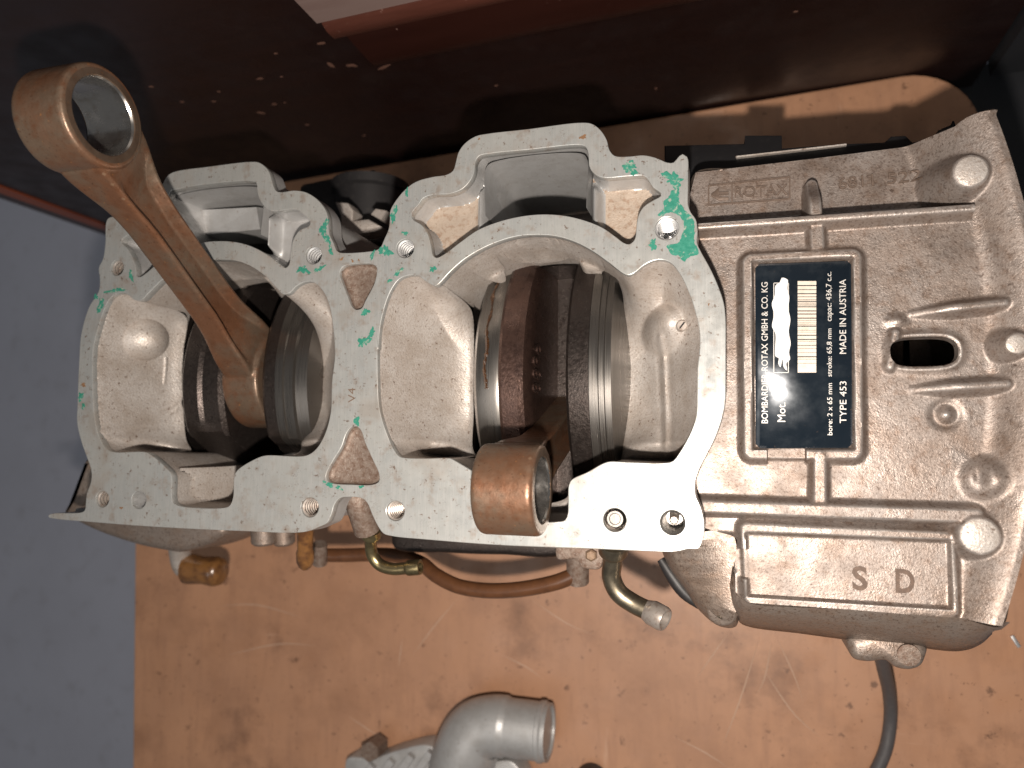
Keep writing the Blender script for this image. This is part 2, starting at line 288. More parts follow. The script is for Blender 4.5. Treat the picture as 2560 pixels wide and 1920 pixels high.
M['bench'] = nmat('worn_brown_board', (0.468, 0.2492, 0.1436), 0.0, 0.4, [(0.010, 0.35, 0.68, (0.364, 0.1953, 0.1175), 0.85, 6), (0.035, 0.47, 0.68, (0.2808, 0.1442, 0.08265), 0.65, 8), (0.25, 0.5, 0.68, (0.3432, 0.1814, 0.1087), 0.6, 6, (1, .15, 1)), (0.022, 0.57, 0.70, (0.156, 0.07905, 0.04785), 0.65, 9), (0.12, 0.63, 0.70, (0.104, 0.05115, 0.03045), 0.75, 7), (0.45, 0.645, 0.69, (0.0936, 0.0465, 0.0261), 0.7, 6), (0.09, 0.68, 0.72, (0.52, 0.3208, 0.2175), 0.55, 5, (1, .08, 1)), (0.09, 0.68, 0.72, (0.52, 0.3208, 0.2175), 0.5, 5, (.1, 1.1, 1))], [(0.4, 0.12, 0.25), (1.2, .1, .1)], rough_var=(0.06, 0.28, 0.55))
M['scratch'] = nmat('pale_scratch', (0.50, 0.34, 0.25), 0.0, 0.5)
M['panel'] = nmat('dark_mahogany_varnish', (0.01125, 0.004687, 0.00405), 0.0, 0.38, [(0.02, 0.4, 0.7, (0.0108, 0.005156, 0.005063), 0.8, 5, (.25, 1, 1)), (0.05, 0.60, 0.72, (0.018, 0.01031, 0.009113), 0.7, 8), (0.15, 0.45, 0.7, (0.0162, 0.006563, 0.005569), 0.6, 6, (.08, 1, 1))], [(0.3, 0.1, 0.2, (.1, 1, 1))], rough_var=(0.08, 0.3, 0.5))
M['mahog'] = nmat('red_mahogany_varnish', (0.0255, 0.007875, 0.005625), 0.0, 0.33, [(0.15, 0.42, 0.7, (0.018, 0.00525, 0.00375), 0.8, 6, (.08, 1, 1)), (0.35, 0.70, 0.76, (0.315, 0.195, 0.165), 0.7, 5)], [(0.3, 0.1, 0.2, (.1, 1, 1))])
M['pinkwood'] = nmat('pale_pink_wood', (0.176, 0.124, 0.112), 0.0, 0.5, [(0.1, 0.45, 0.7, (0.12, 0.072, 0.064), 0.8, 7, (.1, 1, 1))], [(0.3, 0.15, 0.2, (.1, 1, 1))])  # pale pinkish rail, lighter than the moulding
M['floor'] = nmat('blue_grey_floor_paint', (0.50, 0.515, 0.60), 0.0, 0.5, [(0.008, 0.4, 0.7, (0.43, 0.44, 0.51), 0.6, 6), (0.04, 0.55, 0.72, (0.36, 0.36, 0.40), 0.5, 7), (0.12, 0.66, 0.72, (0.25, 0.24, 0.25), 0.5, 6)], [(0.1, 0.1, 0.3)])
M['chip'] = nmat('bare_wood_chip', (0.12, 0.06, 0.042), 0.0, 0.6, [(0.5, 0.4, 0.7, (0.08, 0.035, 0.025), 0.7, 4)])

# ================================================================== SETTING
ZF = -480.0
fl = MB(); fl.box((-300, -100, ZF - 5), (1400, 1200, 5)); tag(fl.out('floor', M['floor']), 'blue grey painted floor left of the bench', kind='structure')
# bench board with a rounded corner at the back
cs, sn = math.cos(math.radians(3.4)), math.sin(math.radians(3.4))
bx0, bx1, by0, by1 = -366.0, 96.0, -620.0, 0.0
corner = [(bx1 - 30 + 30 * math.sin(t), -30 + 30 * math.cos(t)) for t in np.linspace(0, math.pi / 2, 10)]
bl = [(bx0, by0), (bx0, by1)] + corner + [(bx1, by0)]
BO = np.array([12.0, 172.0])
bench_poly = [(BO[0] + (x) * cs - y * sn, BO[1] + (x) * sn + y * cs) for x, y in bl]
# board coordinates are taken along its own edges
BV, BF = filled([ccw(np.array(bench_poly))], -150.0, 22.0, 1.2)
bench = build('workbench_top', BV, BF, M['bench'], None, 40); tag(bench, 'worn brown board the engine stands on', kind='structure')
# scratches and stains are material; a few deeper pale scratches are raised fibres
def ribbon(P, wd, z, name, mat, parent):
    P = np.asarray(P, float); T = np.gradient(P, axis=0); T /= np.linalg.norm(T, axis=1)[:, None]; Nn = np.stack([-T[:, 1], T[:, 0]], 1); k = len(P)
    ww = wd * np.sin(np.linspace(0.12, math.pi - 0.12, k))[:, None]
    V = [(*p, z) for p in P + Nn * ww] + [(*p, z) for p in P - Nn * ww] + [(*p, z + 0.12) for p in P]
    Fc = []
    for i in range(k - 1): Fc += [(i, 2 * k + i, 2 * k + i + 1, i + 1), (2 * k + i, k + i, k + i + 1, 2 * k + i + 1)]
    return build(name, V, Fc, mat, parent)
for pts in ([(545, 1515), (640, 1512), (760, 1545)], [(1150, 1490), (1090, 1560), (1030, 1640)], [(1830, 1570), (1780, 1640), (1735, 1705)], [(1900, 1590), (1850, 1750), (1800, 1880)], [(1930, 1600), (1910, 1700), (1890, 1740)], [(1940, 1590), (1990, 1700), (2010, 1760)], [(1250, 1635), (1320, 1670), (1360, 1700)], [(1680, 1840), (1760, 1880), (1830, 1925)], [(1005, 1600), (1000, 1640), (995, 1670)], [(1900, 1660), (1990, 1790), (2060, 1850)], [(1330, 1500), (1420, 1560), (1490, 1590)], [(560, 1640), (700, 1610), (800, 1615)], [(870, 1790), (930, 1830), (960, 1850)]):
    ribbon(spline(XY(pts, -150), 4, False), 0.26, -149.98, 'scratch', M['scratch'], bench)
# dark varnished cabinet panel behind the bench
def PP(s, out, z): p = P0 + PD * s - PN * out; return (p[0], p[1], z)
def panel_prism(s0, s1, prof):
    return [[PP(s0, o, z) for o, z in prof], [PP(s1, o, z) for o, z in prof]]
pan_thing = thing('cabinet_panel', 'dark varnished wooden cabinet front standing behind the engine', 'cabinet', PP(150, -20, ZF))
mb = MB(); mb.loft(panel_prism(-128, 393, [(0, ZF), (0, 230), (-16, 230), (-16, ZF)])); mb.out('board', M['panel'], pan_thing)
mb = MB(); mb.loft(panel_prism(-137, -128.2, [(1, ZF + 4), (1, 230), (-17, 230), (-17, ZF + 4)])); mb.out('edge_strip', nmat('orange_edge_veneer', (.26, .06, .022), 0, .4, [(0.2, 0.42, 0.68, (.16, .035, .015), 0.8, 6, (1, 1, .1))]), pan_thing)
mb = MB(); mb.loft(panel_prism(-152, -137.2, [(-2, ZF + 4), (-2, 230), (-17, 230), (-17, ZF + 4)])); mb.out('edge_strip', M['mahog'], pan_thing)
mb = MB(); mb.loft(panel_prism(137, 392, [(0.2, -57), (1.8, -57), (3.2, -55), (3.6, -50), (3.6, -36), (3.2, -30), (0.2, -30)])); mould = mb.out('moulding', M['mahog'], pan_thing, 50)
mb = MB(); mb.loft(panel_prism(133, 391, [(0.3, -29.8), (4.0, -29.8), (5.2, -28.5), (5.4, -23), (4.2, -19.5), (0.3, -19.5)])); mb.out('moulding_lip', nmat('lighter_red_mahogany', (0.085, 0.029, 0.02), 0, .36, [(0.2, 0.42, 0.68, (0.055, 0.018, 0.012), 0.8, 6, (.1, 1, 1)), (0.35, 0.68, 0.74, (0.4, 0.26, 0.22), 0.7, 5)]), pan_thing, 50)  # lip is a lighter red than the moulding below
mb = MB(); mb.loft(panel_prism(131, 390, [(0.3, -19.3), (3.8, -19.3), (3.8, 40), (0.3, 40)])); mb.out('upper_rail', M['pinkwood'], pan_thing)
mb = MB(); mb.loft(panel_prism(394, 700, [(6, -153), (6, 230), (-16, 230), (-16, -153)])); mb.loft(panel_prism(380, 700, [(260, ZF), (260, -174), (-10, -174), (-10, ZF)])); 
side = mb.out('cabinet_side', nmat('dark_slate_varnish', (0.018, 0.019, 0.022), 0, 0.45, [(0.03, 0.45, 0.7, (0.028, 0.028, 0.032), 0.7, 5)]), pan_thing)
def atP(px, py, off=0.0):
    d = RW @ np.array([px - PPX, py - PPY, F_PX]); o = np.array([0, 0, H]); t = ((P0 - o) @ PN - off) / (d @ PN); return o + t * d
for (px, py, a, b, r) in [(650, 198, 2.1, 1.1, 0), (652, 283, 2.2, 1.2, -.5), (686, 262, 1.5, 1.2, 0), (704, 193, .8, .6, 0), (455, 256, 1.2, .9, 0), (378, 218, 1.1, .8, -.4), (547, 230, .9, .8, 0), (535, 255, 1.1, .8, 0), (828, 165, 1.1, 2.6, .2), (880, 165, 3.0, 1.3, -.5), (802, 110, 2.0, .8, 0), (990, 118, .7, 1.8, -.3), (1060, 138, 1.2, 1.0, 0), (712, 258, .8, .6, 0), (910, 340, 1.3, 1.0, 0), (767, 313, 1.1, .9, 0), (1085, 100, .8, .7, 0), (1240, 215, 1, .7, 0), (690, 135, .9, .7, 0), (960, 170, 3.5, 1.0, .3), (1990, 30, 1.0, .6, 0), (1640, 222, .7, 1.4, 0)]:
    c = atP(px, py, 0.25); s0 = (c - P0) @ PD; n = 9; V = []; 
    for k in range(n):
        t = 2 * math.pi * k / n; q = 1 + random.uniform(-.3, .25); x, z = a * q * math.cos(t), b * q * math.sin(t); x, z = x * math.cos(r) - z * math.sin(r), x * math.sin(r) + z * math.cos(r)
        V.append(PP(s0 + x, 0.05, c[2] + z))
    V.append(PP(s0, 0.35, c[2])); build('varnish_chip', V, [(i, (i + 1) % n, n) for i in range(n)], M['chip'], pan_thing)

# ================================================================== CRANKCASE
case = thing('engine_crankcase', 'open aluminium twin-cylinder engine crankcase with black data plate', 'engine', (-70, 25, -150))
outer_px = Z1([(660, 1100), (735, 1080), (800, 1065), (900, 1040), (965, 990), (985, 930), (1010, 860), (1035, 828), (1075, 808), (1300, 775), (1530, 748), (1590, 752), (1640, 790)]) + \
  ZC([(330, 250), (365, 370), (400, 430), (450, 443), (600, 425), (740, 450), (880, 550), (960, 680), (985, 900), (1030, 1000), (1068, 1090), (1100, 1111), (1500, 1087), (1545, 1066), (1600, 950), (1640, 860), (1655, 760), (1660, 650), (1720, 540), (1820, 420), (1940, 330)]) + \
  Z3([(620, 425), (700, 412), (735, 390), (750, 345), (765, 290), (800, 240), (860, 200), (930, 185), (1150, 160), (1430, 125), (1500, 130), (1550, 165), (1585, 220), (1600, 275), (1630, 308), (1700, 312), (1790, 305), (1860, 320), (1920, 345), (1955, 345), (1985, 310), (2005, 298), (2030, 312), (2036, 330), (2036, 400), (2036, 480), (2036, 580), (2050, 620), (2078, 660), (2088, 720), (2085, 790)]) + \
  Z5([(200, 830), (260, 940), (300, 1030), (330, 1120), (340, 1200), (342, 1400), (342, 1600)]) + \
  Z6([(300, 200), (285, 280), (250, 380), (205, 470), (170, 540), (152, 600), (155, 660), (180, 720)]) + \
  Z4([(2120, 980), (2125, 1060), (2108, 1130), (2097, 1152), (2080, 1157), (2040, 1155), (2000, 1165), (1950, 1172), (1800, 1168), (1500, 1155), (1000, 1135), (600, 1105), (400, 1085), (350, 1070), (320, 1030), (290, 970), (260, 900), (230, 875), (160, 868), (110, 875), (80, 910), (65, 960), (40, 1010)]) + \
  Z2([(1290, 1320), (1220, 1345), (900, 1340), (500, 1320), (240, 1300), (70, 1285), (38, 1277), (38, 1268), (60, 1260), (190, 1255), (206, 1245), (210, 1215), (215, 1170), (235, 1110), (235, 1060), (215, 1000), (190, 930), (170, 840), (172, 760), (180, 550), (190, 430), (225, 310), (270, 235), (275, 180), (270, 130), (290, 85), (300, 20)])
OUT = ccw(spline(XY(outer_px), 0.8))
holeR = ccw(spline(XY(Z3([(640, 1028), (662, 1012), (720, 950), (800, 880), (900, 820), (1000, 778), (1100, 752), (1200, 745), (1300, 752), (1400, 780), (1500, 830), (1600, 900), (1680, 960), (1710, 968), (1740, 955), (1790, 915), (1840, 890), (1890, 883), (1940, 900), (1990, 960), (2030, 1040), (2060, 1120), (2085, 1210), (2100, 1300), (2097, 1400)]) +
    Z4([(2088, 150), (2085, 300), (2080, 420), (2050, 510), (1990, 620), (1950, 670), (1900, 680), (1700, 675), (1600, 672), (1560, 685), (1480, 730), (1392, 772), (1376, 800), (1372, 900), (1370, 960), (1355, 995), (1310, 1005), (1000, 1000), (960, 985), (950, 950), (950, 800), (930, 770), (860, 735), (800, 700), (750, 670), (720, 655), (590, 655), (470, 652), (440, 645), (410, 610), (370, 520), (340, 430), (325, 350), (318, 200), (318, 0)]) +
    Z3([(320, 1380), (335, 1240), (365, 1120), (400, 1040), (440, 990), (490, 970), (540, 972), (590, 1005)])), 0.7))
holeL = ccw(spline(XY(Z2([(820, 90), (900, 95), (960, 115), (1030, 160), (1090, 220), (1120, 250), (1150, 245), (1180, 215), (1220, 195), (1260, 195), (1300, 230), (1330, 290), (1350, 400), (1358, 530), (1345, 650), (1338, 800), (1310, 900), (1270, 965), (1225, 993), (1040, 993), (1000, 1005), (910, 1060), (896, 1085), (888, 1190), (872, 1225), (840, 1235), (640, 1225), (612, 1208), (606, 1180), (606, 1085), (590, 1060), (510, 990), (480, 977), (340, 977), (305, 962), (270, 900), (250, 800), (243, 650), (246, 500), (270, 400), (310, 290), (340, 255), (370, 243), (400, 250), (440, 278), (470, 275), (500, 245), (580, 170), (680, 115), (760, 93)])), 0.7))
recR = ccw(spline(XY(Z3([(505, 640), (515, 615), (545, 580), (570, 545), (620, 525), (720, 518), (790, 490), (835, 440), (852, 400), (860, 340), (880, 310), (950, 295), (1150, 275), (1430, 248), (1465, 256), (1482, 290), (1490, 370), (1520, 410), (1570, 430), (1700, 422), (1790, 420), (1815, 440), (1840, 480), (1882, 512), (1885, 530), (1850, 550), (1790, 590), (1760, 640), (1750, 700), (1740, 770), (1710, 797), (1680, 790), (1640, 760), (1560, 705), (1460, 665), (1340, 638), (1220, 632), (1100, 645), (980, 675), (870, 720), (770, 790), (690, 850), (645, 872), (625, 860), (612, 800), (595, 740), (560, 690), (515, 662)])), 0.7))
recL = ccw(spline(XY(Z1([(1085, 918), (1200, 895), (1555, 868), (1575, 880), (1580, 930), (1600, 990), (1650, 1045), (1700, 1050), (1820, 1040), (1850, 1060), (1905, 1115), (1900, 1140), (1840, 1170), (1800, 1230), (1785, 1310), (1775, 1380), (1755, 1400), (1730, 1385), (1650, 1325), (1550, 1270), (1450, 1242), (1340, 1235), (1240, 1245), (1120, 1280), (1000, 1345), (900, 1430), (860, 1455), (840, 1450), (830, 1380), (790, 1290), (745, 1240), (750, 1225), (800, 1190), (840, 1160), (900, 1145), (980, 1110), (1020, 1050), (1035, 960), (1055, 925)])), 0.7))
triU = spline(XY([(942, 679), (936, 707), (913, 752), (904, 770), (890, 774), (879, 765), (868, 738), (854, 702), (849, 684), (856.5, 668), (872, 662), (931, 660.5), (942, 670)]), 0.6)
triD = spline(XY([(877, 1069), (890, 1066), (902, 1076), (913, 1108), (931, 1148), (947, 1184.5), (947, 1203), (933, 1211), (881, 1211.6), (827, 1207), (816, 1198), (816, 1184.5), (832, 1153), (854, 1117), (865.5, 1085)]), 0.6)
bolts = [(293, 669.5, 2.9, 'threadrust', 1), (784, 638, 3.05, 'bright', 1), (256, 1248, 2.9, 'threadrust', 1), (347, 1250, 3.1, 'bright', 0), (774.5, 1268.5, 3.2, 'threadrust', 1), (1013, 621, 3.1, 'bright', 1), (1667, 571, 3.4, 'bright', 1), (988.5, 1277, 3.1, 'threadrust', 1), (1537, 1300, 3.3, 'steel', 2), (1681.5, 1306.6, 3.45, 'steel', 3)]
bolt_xy = [(at(b[0], b[1])[:2], b[2]) for b in bolts]
DV, DF = filled([OUT, holeR, holeL, recR, recL, ccw(triU), ccw(triD)] + [circle(c, r, 40) for c, r in bolt_xy], 0.0, 3.0, 0.22)
deck = build('deck_face', DV, DF, M['deck'], case, 30)
# skirt under the deck edge and the body below
mb = MB(); R3 = lambda P, z: [(x, y, z) for x, y in P]
mb.loft([R3(inset(OUT, 0.12), -0.8), R3(inset(OUT, 0.05), -9.0), R3(inset(OUT, 0.8), -10.0), R3(inset(OUT, 3.0), -10.5), R3(inset(OUT, 3.5), -63)], False, False); mb.out('flange_skirt', M['cast_clean'], case)
mb = MB(); BD = np.array([(-232, -12), (-226, 40), (-212, 74), (-150, 86), (-118, 70), (-100, 86), (-30, 92), (-12, 76), (-8, -18), (-30, -24), (-120, -20), (-210, -24)])
BDs = ccw(spline(BD, 3)); mb.loft([R3(BDs, -62), R3(inset(BDs, -4), -75), R3(inset(BDs, -4), -82), R3(inset(BDs, 2), -95), R3(inset(BDs, 14), -149.5)], True, True); mb.out('lower_case', M['dull'], case)
mb = MB(); mb.prism(inset(BDs, 1.5), -61.9, -60.5); mb.out('shade_plate', M['web'], case)  # dark sheet added over the case to paint the chamber's deep shade
# threaded holes, dowel and plug
for (c, r), b in zip(bolt_xy, bolts):
    mb = MB(); kind = b[4]
    if kind in (1, 3):
        prof = [(-0.4, r + .25)]; z = 0.9
        while z < 16: prof += [(-z, r + .3), (-z - .3, r - .55), (-z - .8, r - .55), (-z - 1.05, r + .3)]; z += 1.4
        mb.revolve((c[0], c[1], 0), (0, 0, 1), prof, 32, False, False); k = len(prof); n = 32
        mb.f.append(tuple(range((k - 1) * n, k * n)))
        ho = mb.out('threaded_hole', M[b[3]], case, 25)
        if kind == 3:
            m2 = MB(); m2.revolve((c[0] - .3, c[1] + 1.2, -12), (0.05, -.1, 1), [(0, 1.5), (7.5, 1.4), (8.2, .9)], 16); m2.out('broken_stud', M['threadrust'], ho)
    elif kind == 0:
        mb.revolve((c[0], c[1], 0), (0, 0, 1), [(-0.4, r + .25), (-1, r), (-14, r), (-14.5, r * .6)], 32, False, True); mb.out('dowel_hole', M['bright'], case)
    else:
        mb.revolve((c[0], c[1], 0), (0, 0, 1), [(-0.4, r + .25), (-9, r)], 32, False, True); ho = mb.out('dowel_hole', M['threadrust'], case)
        m2 = MB(); m2.revolve((c[0] - .1, c[1] + .2, 0), (0, 0, 1), [(-9, r - .7), (-1.4, r - .7), (-.9, r - 1.0), (-.9, r - 1.6), (-1.2, r - 1.8), (-1.2, .3)], 32); m2.out('dowel_pin', M['steel'], ho)
# bridge pockets
for P in (triU, triD):
    P = ccw(P); mb = MB(); rings = [R3(inset(P, -0.1), -0.5), R3(inset(P, 0.0), -1.6), R3(inset(P, 0.5), -2.4), R3(inset(P, 1.2), -2.7)]; mb.loft(rings, False, True); mb.out('bridge_pocket', M['rust_cast'], case)
# transfer cavities -------------------------------------------------
winR = ccw(spline(XY(Z3([(850, 1120), (858, 1065), (900, 1032), (1030, 1016), (1050, 985), (1070, 955), (1110, 940), (1420, 912), (1450, 922), (1475, 985), (1620, 980), (1662, 1008), (1676, 1060), (1680, 1300)]) + Z4([(1680, 200), (1672, 600), (1650, 680), (1400, 800), (1350, 880), (1000, 880), (960, 700), (855, 620), (845, 400), (848, 0)]), -33), 0.6))
winL = ccw(spline(XY(Z2([(690, 350), (720, 260), (800, 222), (930, 214), (1085, 205), (1110, 265), (1225, 292), (1230, 340), (1228, 700), (1218, 900), (1200, 955), (1080, 1000), (900, 1045), (800, 1030), (690, 945), (668, 900), (655, 750), (650, 620), (660, 480)]), -33), 0.6))
def cavity(poly, win, bc, extra):
    def f(X, Y):
        sO = -sdf(poly, X, Y); dO = np.maximum(sO, 0); dW = np.maximum(sdf(win, X, Y), 0); t = sO / (dO + dW + 1.0)
        zp = -2.0 - 31.0 * np.where(t < 0, 1.9 * t, 1 - (1 - np.clip(t, 0, 1)) ** 1.9); zp = np.minimum(zp, -1.0)
        r = np.hypot(X - bc[0], Y - bc[1]); rb = 37.7
        zb = -23.5 - 9.5 * ss(0, 9, rb - r)
        top = ss(8, 19, Y - bc[1]) * ss(29.5, 24, np.abs(X - bc[0]))
        zt = np.where(sO < .5, -2.4 - 21 * ss(-.6, 0.4, sO), np.minimum(zb, -23.4))
        inside = ss(-0.6, 0.6, rb - r)
        z = zp * (1 - inside * top) + np.minimum(zt, zp) * inside * top
        low = ss(4, -3, Y); z = z * (1 - low) + (-2.4 - 30.6 * ss(-.6, .6, sO)) * low
        z = extra(X, Y, z, dO, dW)
        z = np.where(dW < 1.6, z - 0.9 * (1 - dW / 1.6) ** 2, z)
        return z + 0.12 * vnoise(X, Y, 2.0, 3)
    return f
def exR(X, Y, z, dO, dW):
    c = at(*Z3([(1955, 1245)])[0], -16)[:2]; d = np.hypot((X - c[0]) / 1.0, (Y - c[1]) / 1.0)
    z = smax(z, -8.0 - 0.17 * d ** 2, 2.5)
    a = at(*Z3([(1895, 1340)])[0], -22); b = at(*Z4([(1925, 640)])[0], -22); s = seg(a, b, X, Y)
    return z + 1.1 * np.exp(-(s / 0.75) ** 2) - 0.5 * np.exp(-((s - 1.9) / 0.8) ** 2)
def exL(X, Y, z, dO, dW):
    path = spline(XY(Z2([(575, 545), (570, 640), (545, 740), (490, 850), (420, 930), (350, 985)]), -20), 2, False); s = np.full(X.shape, 99.)
    for i in range(len(path) - 1): s = np.minimum(s, seg(path[i], path[i + 1], X, Y))
    nz = -4.0 - 40.0 * np.clip((X + 187.2) / 9.5, 0, 1) ** .9; nm = ss(-4, -6.5, Y) * ss(-0.3, 0.5, dO)
    z = np.where(nm > 0, z * (1 - nm) + np.where(X > -177.5, -60, nz) * nm, z)
    return z + 1.0 * np.exp(-(s / 0.9) ** 2)
cR = heightfield('transfer_cavity', holeR, winR, 0.45, cavity(holeR, winR, (-59.3, 29.0), exR), M['cast'], case, 0.8, 42)
cL = heightfield('transfer_cavity', holeL, winL, 0.45, cavity(holeL, winL, (-175.0, 29.0), exL), M['cast'], case, 0.8, 42)
for hp_ in (holeR, holeL):
    mb = MB(); mb.loft([R3(inset(hp_, -.15), -1.6), R3(inset(hp_, -.3), -48)], False, False); mb.out('cavity_wall', M['cast'], case)
bo_ = at(*Z2([(470, 455)])[0], -20)
mb = MB(); mb.revolve((bo_[0] - 1.5, bo_[1], -19.5), (.9, -.06, -.35), [(11.5 * q, 9.0 * math.sqrt(max(0.0, 1 - q * q)) + .05) for q in (-.6, -.3, 0, .2, .4, .58, .72, .84, .93, .98, 1)], 40); mb.out('oil_boss', M['cast'], case, 70)
rib_ = []
for (x, y) in Z2([(575, 540), (572, 600), (562, 680), (540, 760), (500, 840), (450, 905), (400, 950), (345, 982)]):
    d_ = RW @ np.array([x - PPX, y - PPY, F_PX]); xw = -221.0
    for _ in range(6):
        t_ = xw / d_[0]; p_ = np.array([0, 0, 215.0]) + t_ * d_; xw = -226.6 + 13.0 * (1 - (1 - min(max(-(p_[2] + 2) / 31, 0), .95)) ** (1 / 1.9))
    rib_.append(p_ + [0.1, 0, 0])
mb = MB(); mb.tube(spline(rib_, 1.2, False), 1.25, 12); mb.out('oil_rib', M['cast'], case, 60)
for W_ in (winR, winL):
    mb = MB(); mb.loft([R3(W_, -33.4), R3(inset(W_, -0.6), -36), R3(inset(W_, -2), -64)], False, False); mb.out('crank_chamber_wall', M['web'], case)  # dark web colour stands in for shade on these cast walls
sc = at(*Z3([(1990, 1245)])[0], -8.5); mb = MB(); mb.revolve((sc[0], sc[1], -11.0), (.25, -.05, 1), [(0, 1.8), (2.2, 1.75), (2.5, 1.4)], 20); scr = mb.out('screw', M['threadrust'], case)
mb = MB(); mb.box((sc[0] + .6, sc[1] - .1, -8.55), (1.2, .22, .12), 0.9); mb.out('screw_slot', M['black'], scr)
# port recesses -----------------------------------------------------
def recess(poly, cx, mid, side_z, seed):
    xa, xb = mid
    def f(X, Y):
        sO = -sdf(poly, X, Y); dO = np.maximum(sO, 0); wall = ss(-.65, .45, sO)
        inm = ss(xa - 0.2, xa + 1.0, X) * ss(xb + 0.2, xb - 1.0, X)
        floor = side_z + 0.25 * vnoise(X, Y, 3, seed); rib = 5.5 * (np.exp(-((X - xa + 1.7) / 1.3) ** 2) + np.exp(-((X - xb - 1.7) / 1.3) ** 2))
        side = floor + rib * ss(0, 3, dO); z = side * (1 - inm) + (-70.0) * inm
        return -2.4 + (z + 2.4) * wall
    return f
pR = [at(*p)[0] for p in Z3([(868, 500), (1487, 500)])]; pL = [at(*p)[0] for p in Z1([(1000, 1000), (1592, 1000)])]
rcR = heightfield('port_recess', recR, None, 0.4, recess(recR, -59, (pR[0] + 1.0, pR[1] - 0.8), -10.5, 4), M['cast_clean'], case, 0.7, 40)
heightfield('port_recess', recL, None, 0.4, recess(recL, -174, (pL[0] + 1.5, pL[1] - 0.8), -10.5, 5), M['cast_clean'], case, 0.7, 40)
rcR.data.materials.append(M['sand'])
for p_ in rcR.data.polygons:
    if p_.normal.z > 0.9: p_.material_index = 1
# port wall liners (clean aluminium) and port floors
for rec, (xa, xb), zf in ((recR, pR, -30), (recL, pL, -22)):
    yt = rec[:, 1].max(); ym = 29 + 43.4
    q = MB(); P = ccw(spline(np.array([(xa + 1.6, ym + 3), (xa + 1.4, yt - 3.5), (xa + 3, yt - 1.6), (xb - 3, yt - 1.6), (xb - 1.3, yt - 3.5), (xb - 1.6, ym + 3)]), .8, False))
    V = [(x, y, -4.0) for x, y in P] + [(x, y, -66.0) for x, y in P]; n = len(P); q.add(V, [(i + 1, i, n + i, n + i + 1) for i in range(n - 1)]); q.out('port_wall', M['cast_clean'], case)
b1 = at(*Z1([(1250, 1190)])[0], -20); b2 = at(*Z1([(1590, 1180)])[0], -20)
mb = MB(); mb.loft([[(b1[0], 83, -37), (b2[0], 83, -37), (b2[0], 96, -37), (b1[0], 96, -37)], [(b1[0], 83.5, -22), (b2[0] + .5, 83, -20), (b2[0], 91, -18), (b1[0], 92, -18)]]); mb.out('port_floor', M['cast_clean'], case)
a1 = at(*Z3([(1015, 550)])[0], -30); 
mb = MB(); mb.loft([[(a1[0] - 9, 74, -37), (a1[0] + 1, 74, -37), (a1[0] + 1, 100, -37), (a1[0] - 9, 100, -37)], [(a1[0] - 9, 74, -27), (a1[0] + .3, 74, -27), (a1[0] + .3, 100, -25), (a1[0] - 9, 100, -25)]]); mb.out('port_floor', M['cast_clean'], case)

# magneto housing (height-field of the ribbed casting) ----------------
HZ = -17.0
h = lambda pts, z=-14.0: XY(pts, z)
hous_px = ZT([(320, 640), (560, 612), (1000, 560), (1700, 470), (1760, 460), (1800, 435)])
hp = list(XY([(1708, 432)], 0)) + list(XY(hous_px, -25)) + list(XY(ZT([(1830, 385), (1860, 355), (1930, 340), (2025, 332)]), -16)); arc_c = np.array([-151.25, 32.5])
ang0 = math.atan2(94.5 - 32.5, 71.5 + 151.25); ang1 = math.atan2(-44.0 - 32.5, 68.3 + 151.25)
hp += [arc_c + 231.0 * np.array([math.cos(a), math.sin(a)]) for a in np.linspace(ang0, ang1, 24)]
hp += list(XY([(2400, 1547), (2120, 1524), (1868, 1507), (1832, 1480)], -14)) + [np.array([1.2, -24.5])] + list(XY([(1742, 1330), (1728, 1270), (1726, 1200), (1752, 1120), (1785, 1060), (1801, 1000), (1801, 800), (1788, 730), (1760, 670), (1730, 600), (1728, 555), (1708, 525)], 0))
hp = np.array(hp); HOUS = ccw(hp)
slot_c = at(2313, 877, -14)[:2]; slotP = []
sw, sh = 8.7, 4.15
for t in np.linspace(0, 2 * math.pi, 44, endpoint=False):
    c, s_ = math.cos(t), math.sin(t); e = 0.55; slotP.append((slot_c[0] + sw * math.copysign(abs(c) ** e, c), slot_c[1] + sh * math.copysign(abs(s_) ** 0.75, s_)))
slotP = np.array(slotP)
fr_o = h([(1861, 640), (2149, 626), (2152, 1143), (1864, 1143)]); fr_i = h([(1882, 655), (2130, 644), (2134, 1122), (1884, 1122)])
sd_o = h([(1853, 1310), (2385, 1334), (2398, 1545), (1866, 1508)]); sd_i = h([(1866, 1334), (2376, 1355), (2380, 1523), (1872, 1490)])
def shrink(P, r):
    un = lambda v: v / np.linalg.norm(v)
    return ccw(np.array([P[i] + r * (un(P[i - 1] - P[i]) + un(P[(i + 1) % 4] - P[i])) for i in range(4)]))
fr_oS, sd_oS = shrink(fr_o, 2.2), shrink(sd_o, 1.6)
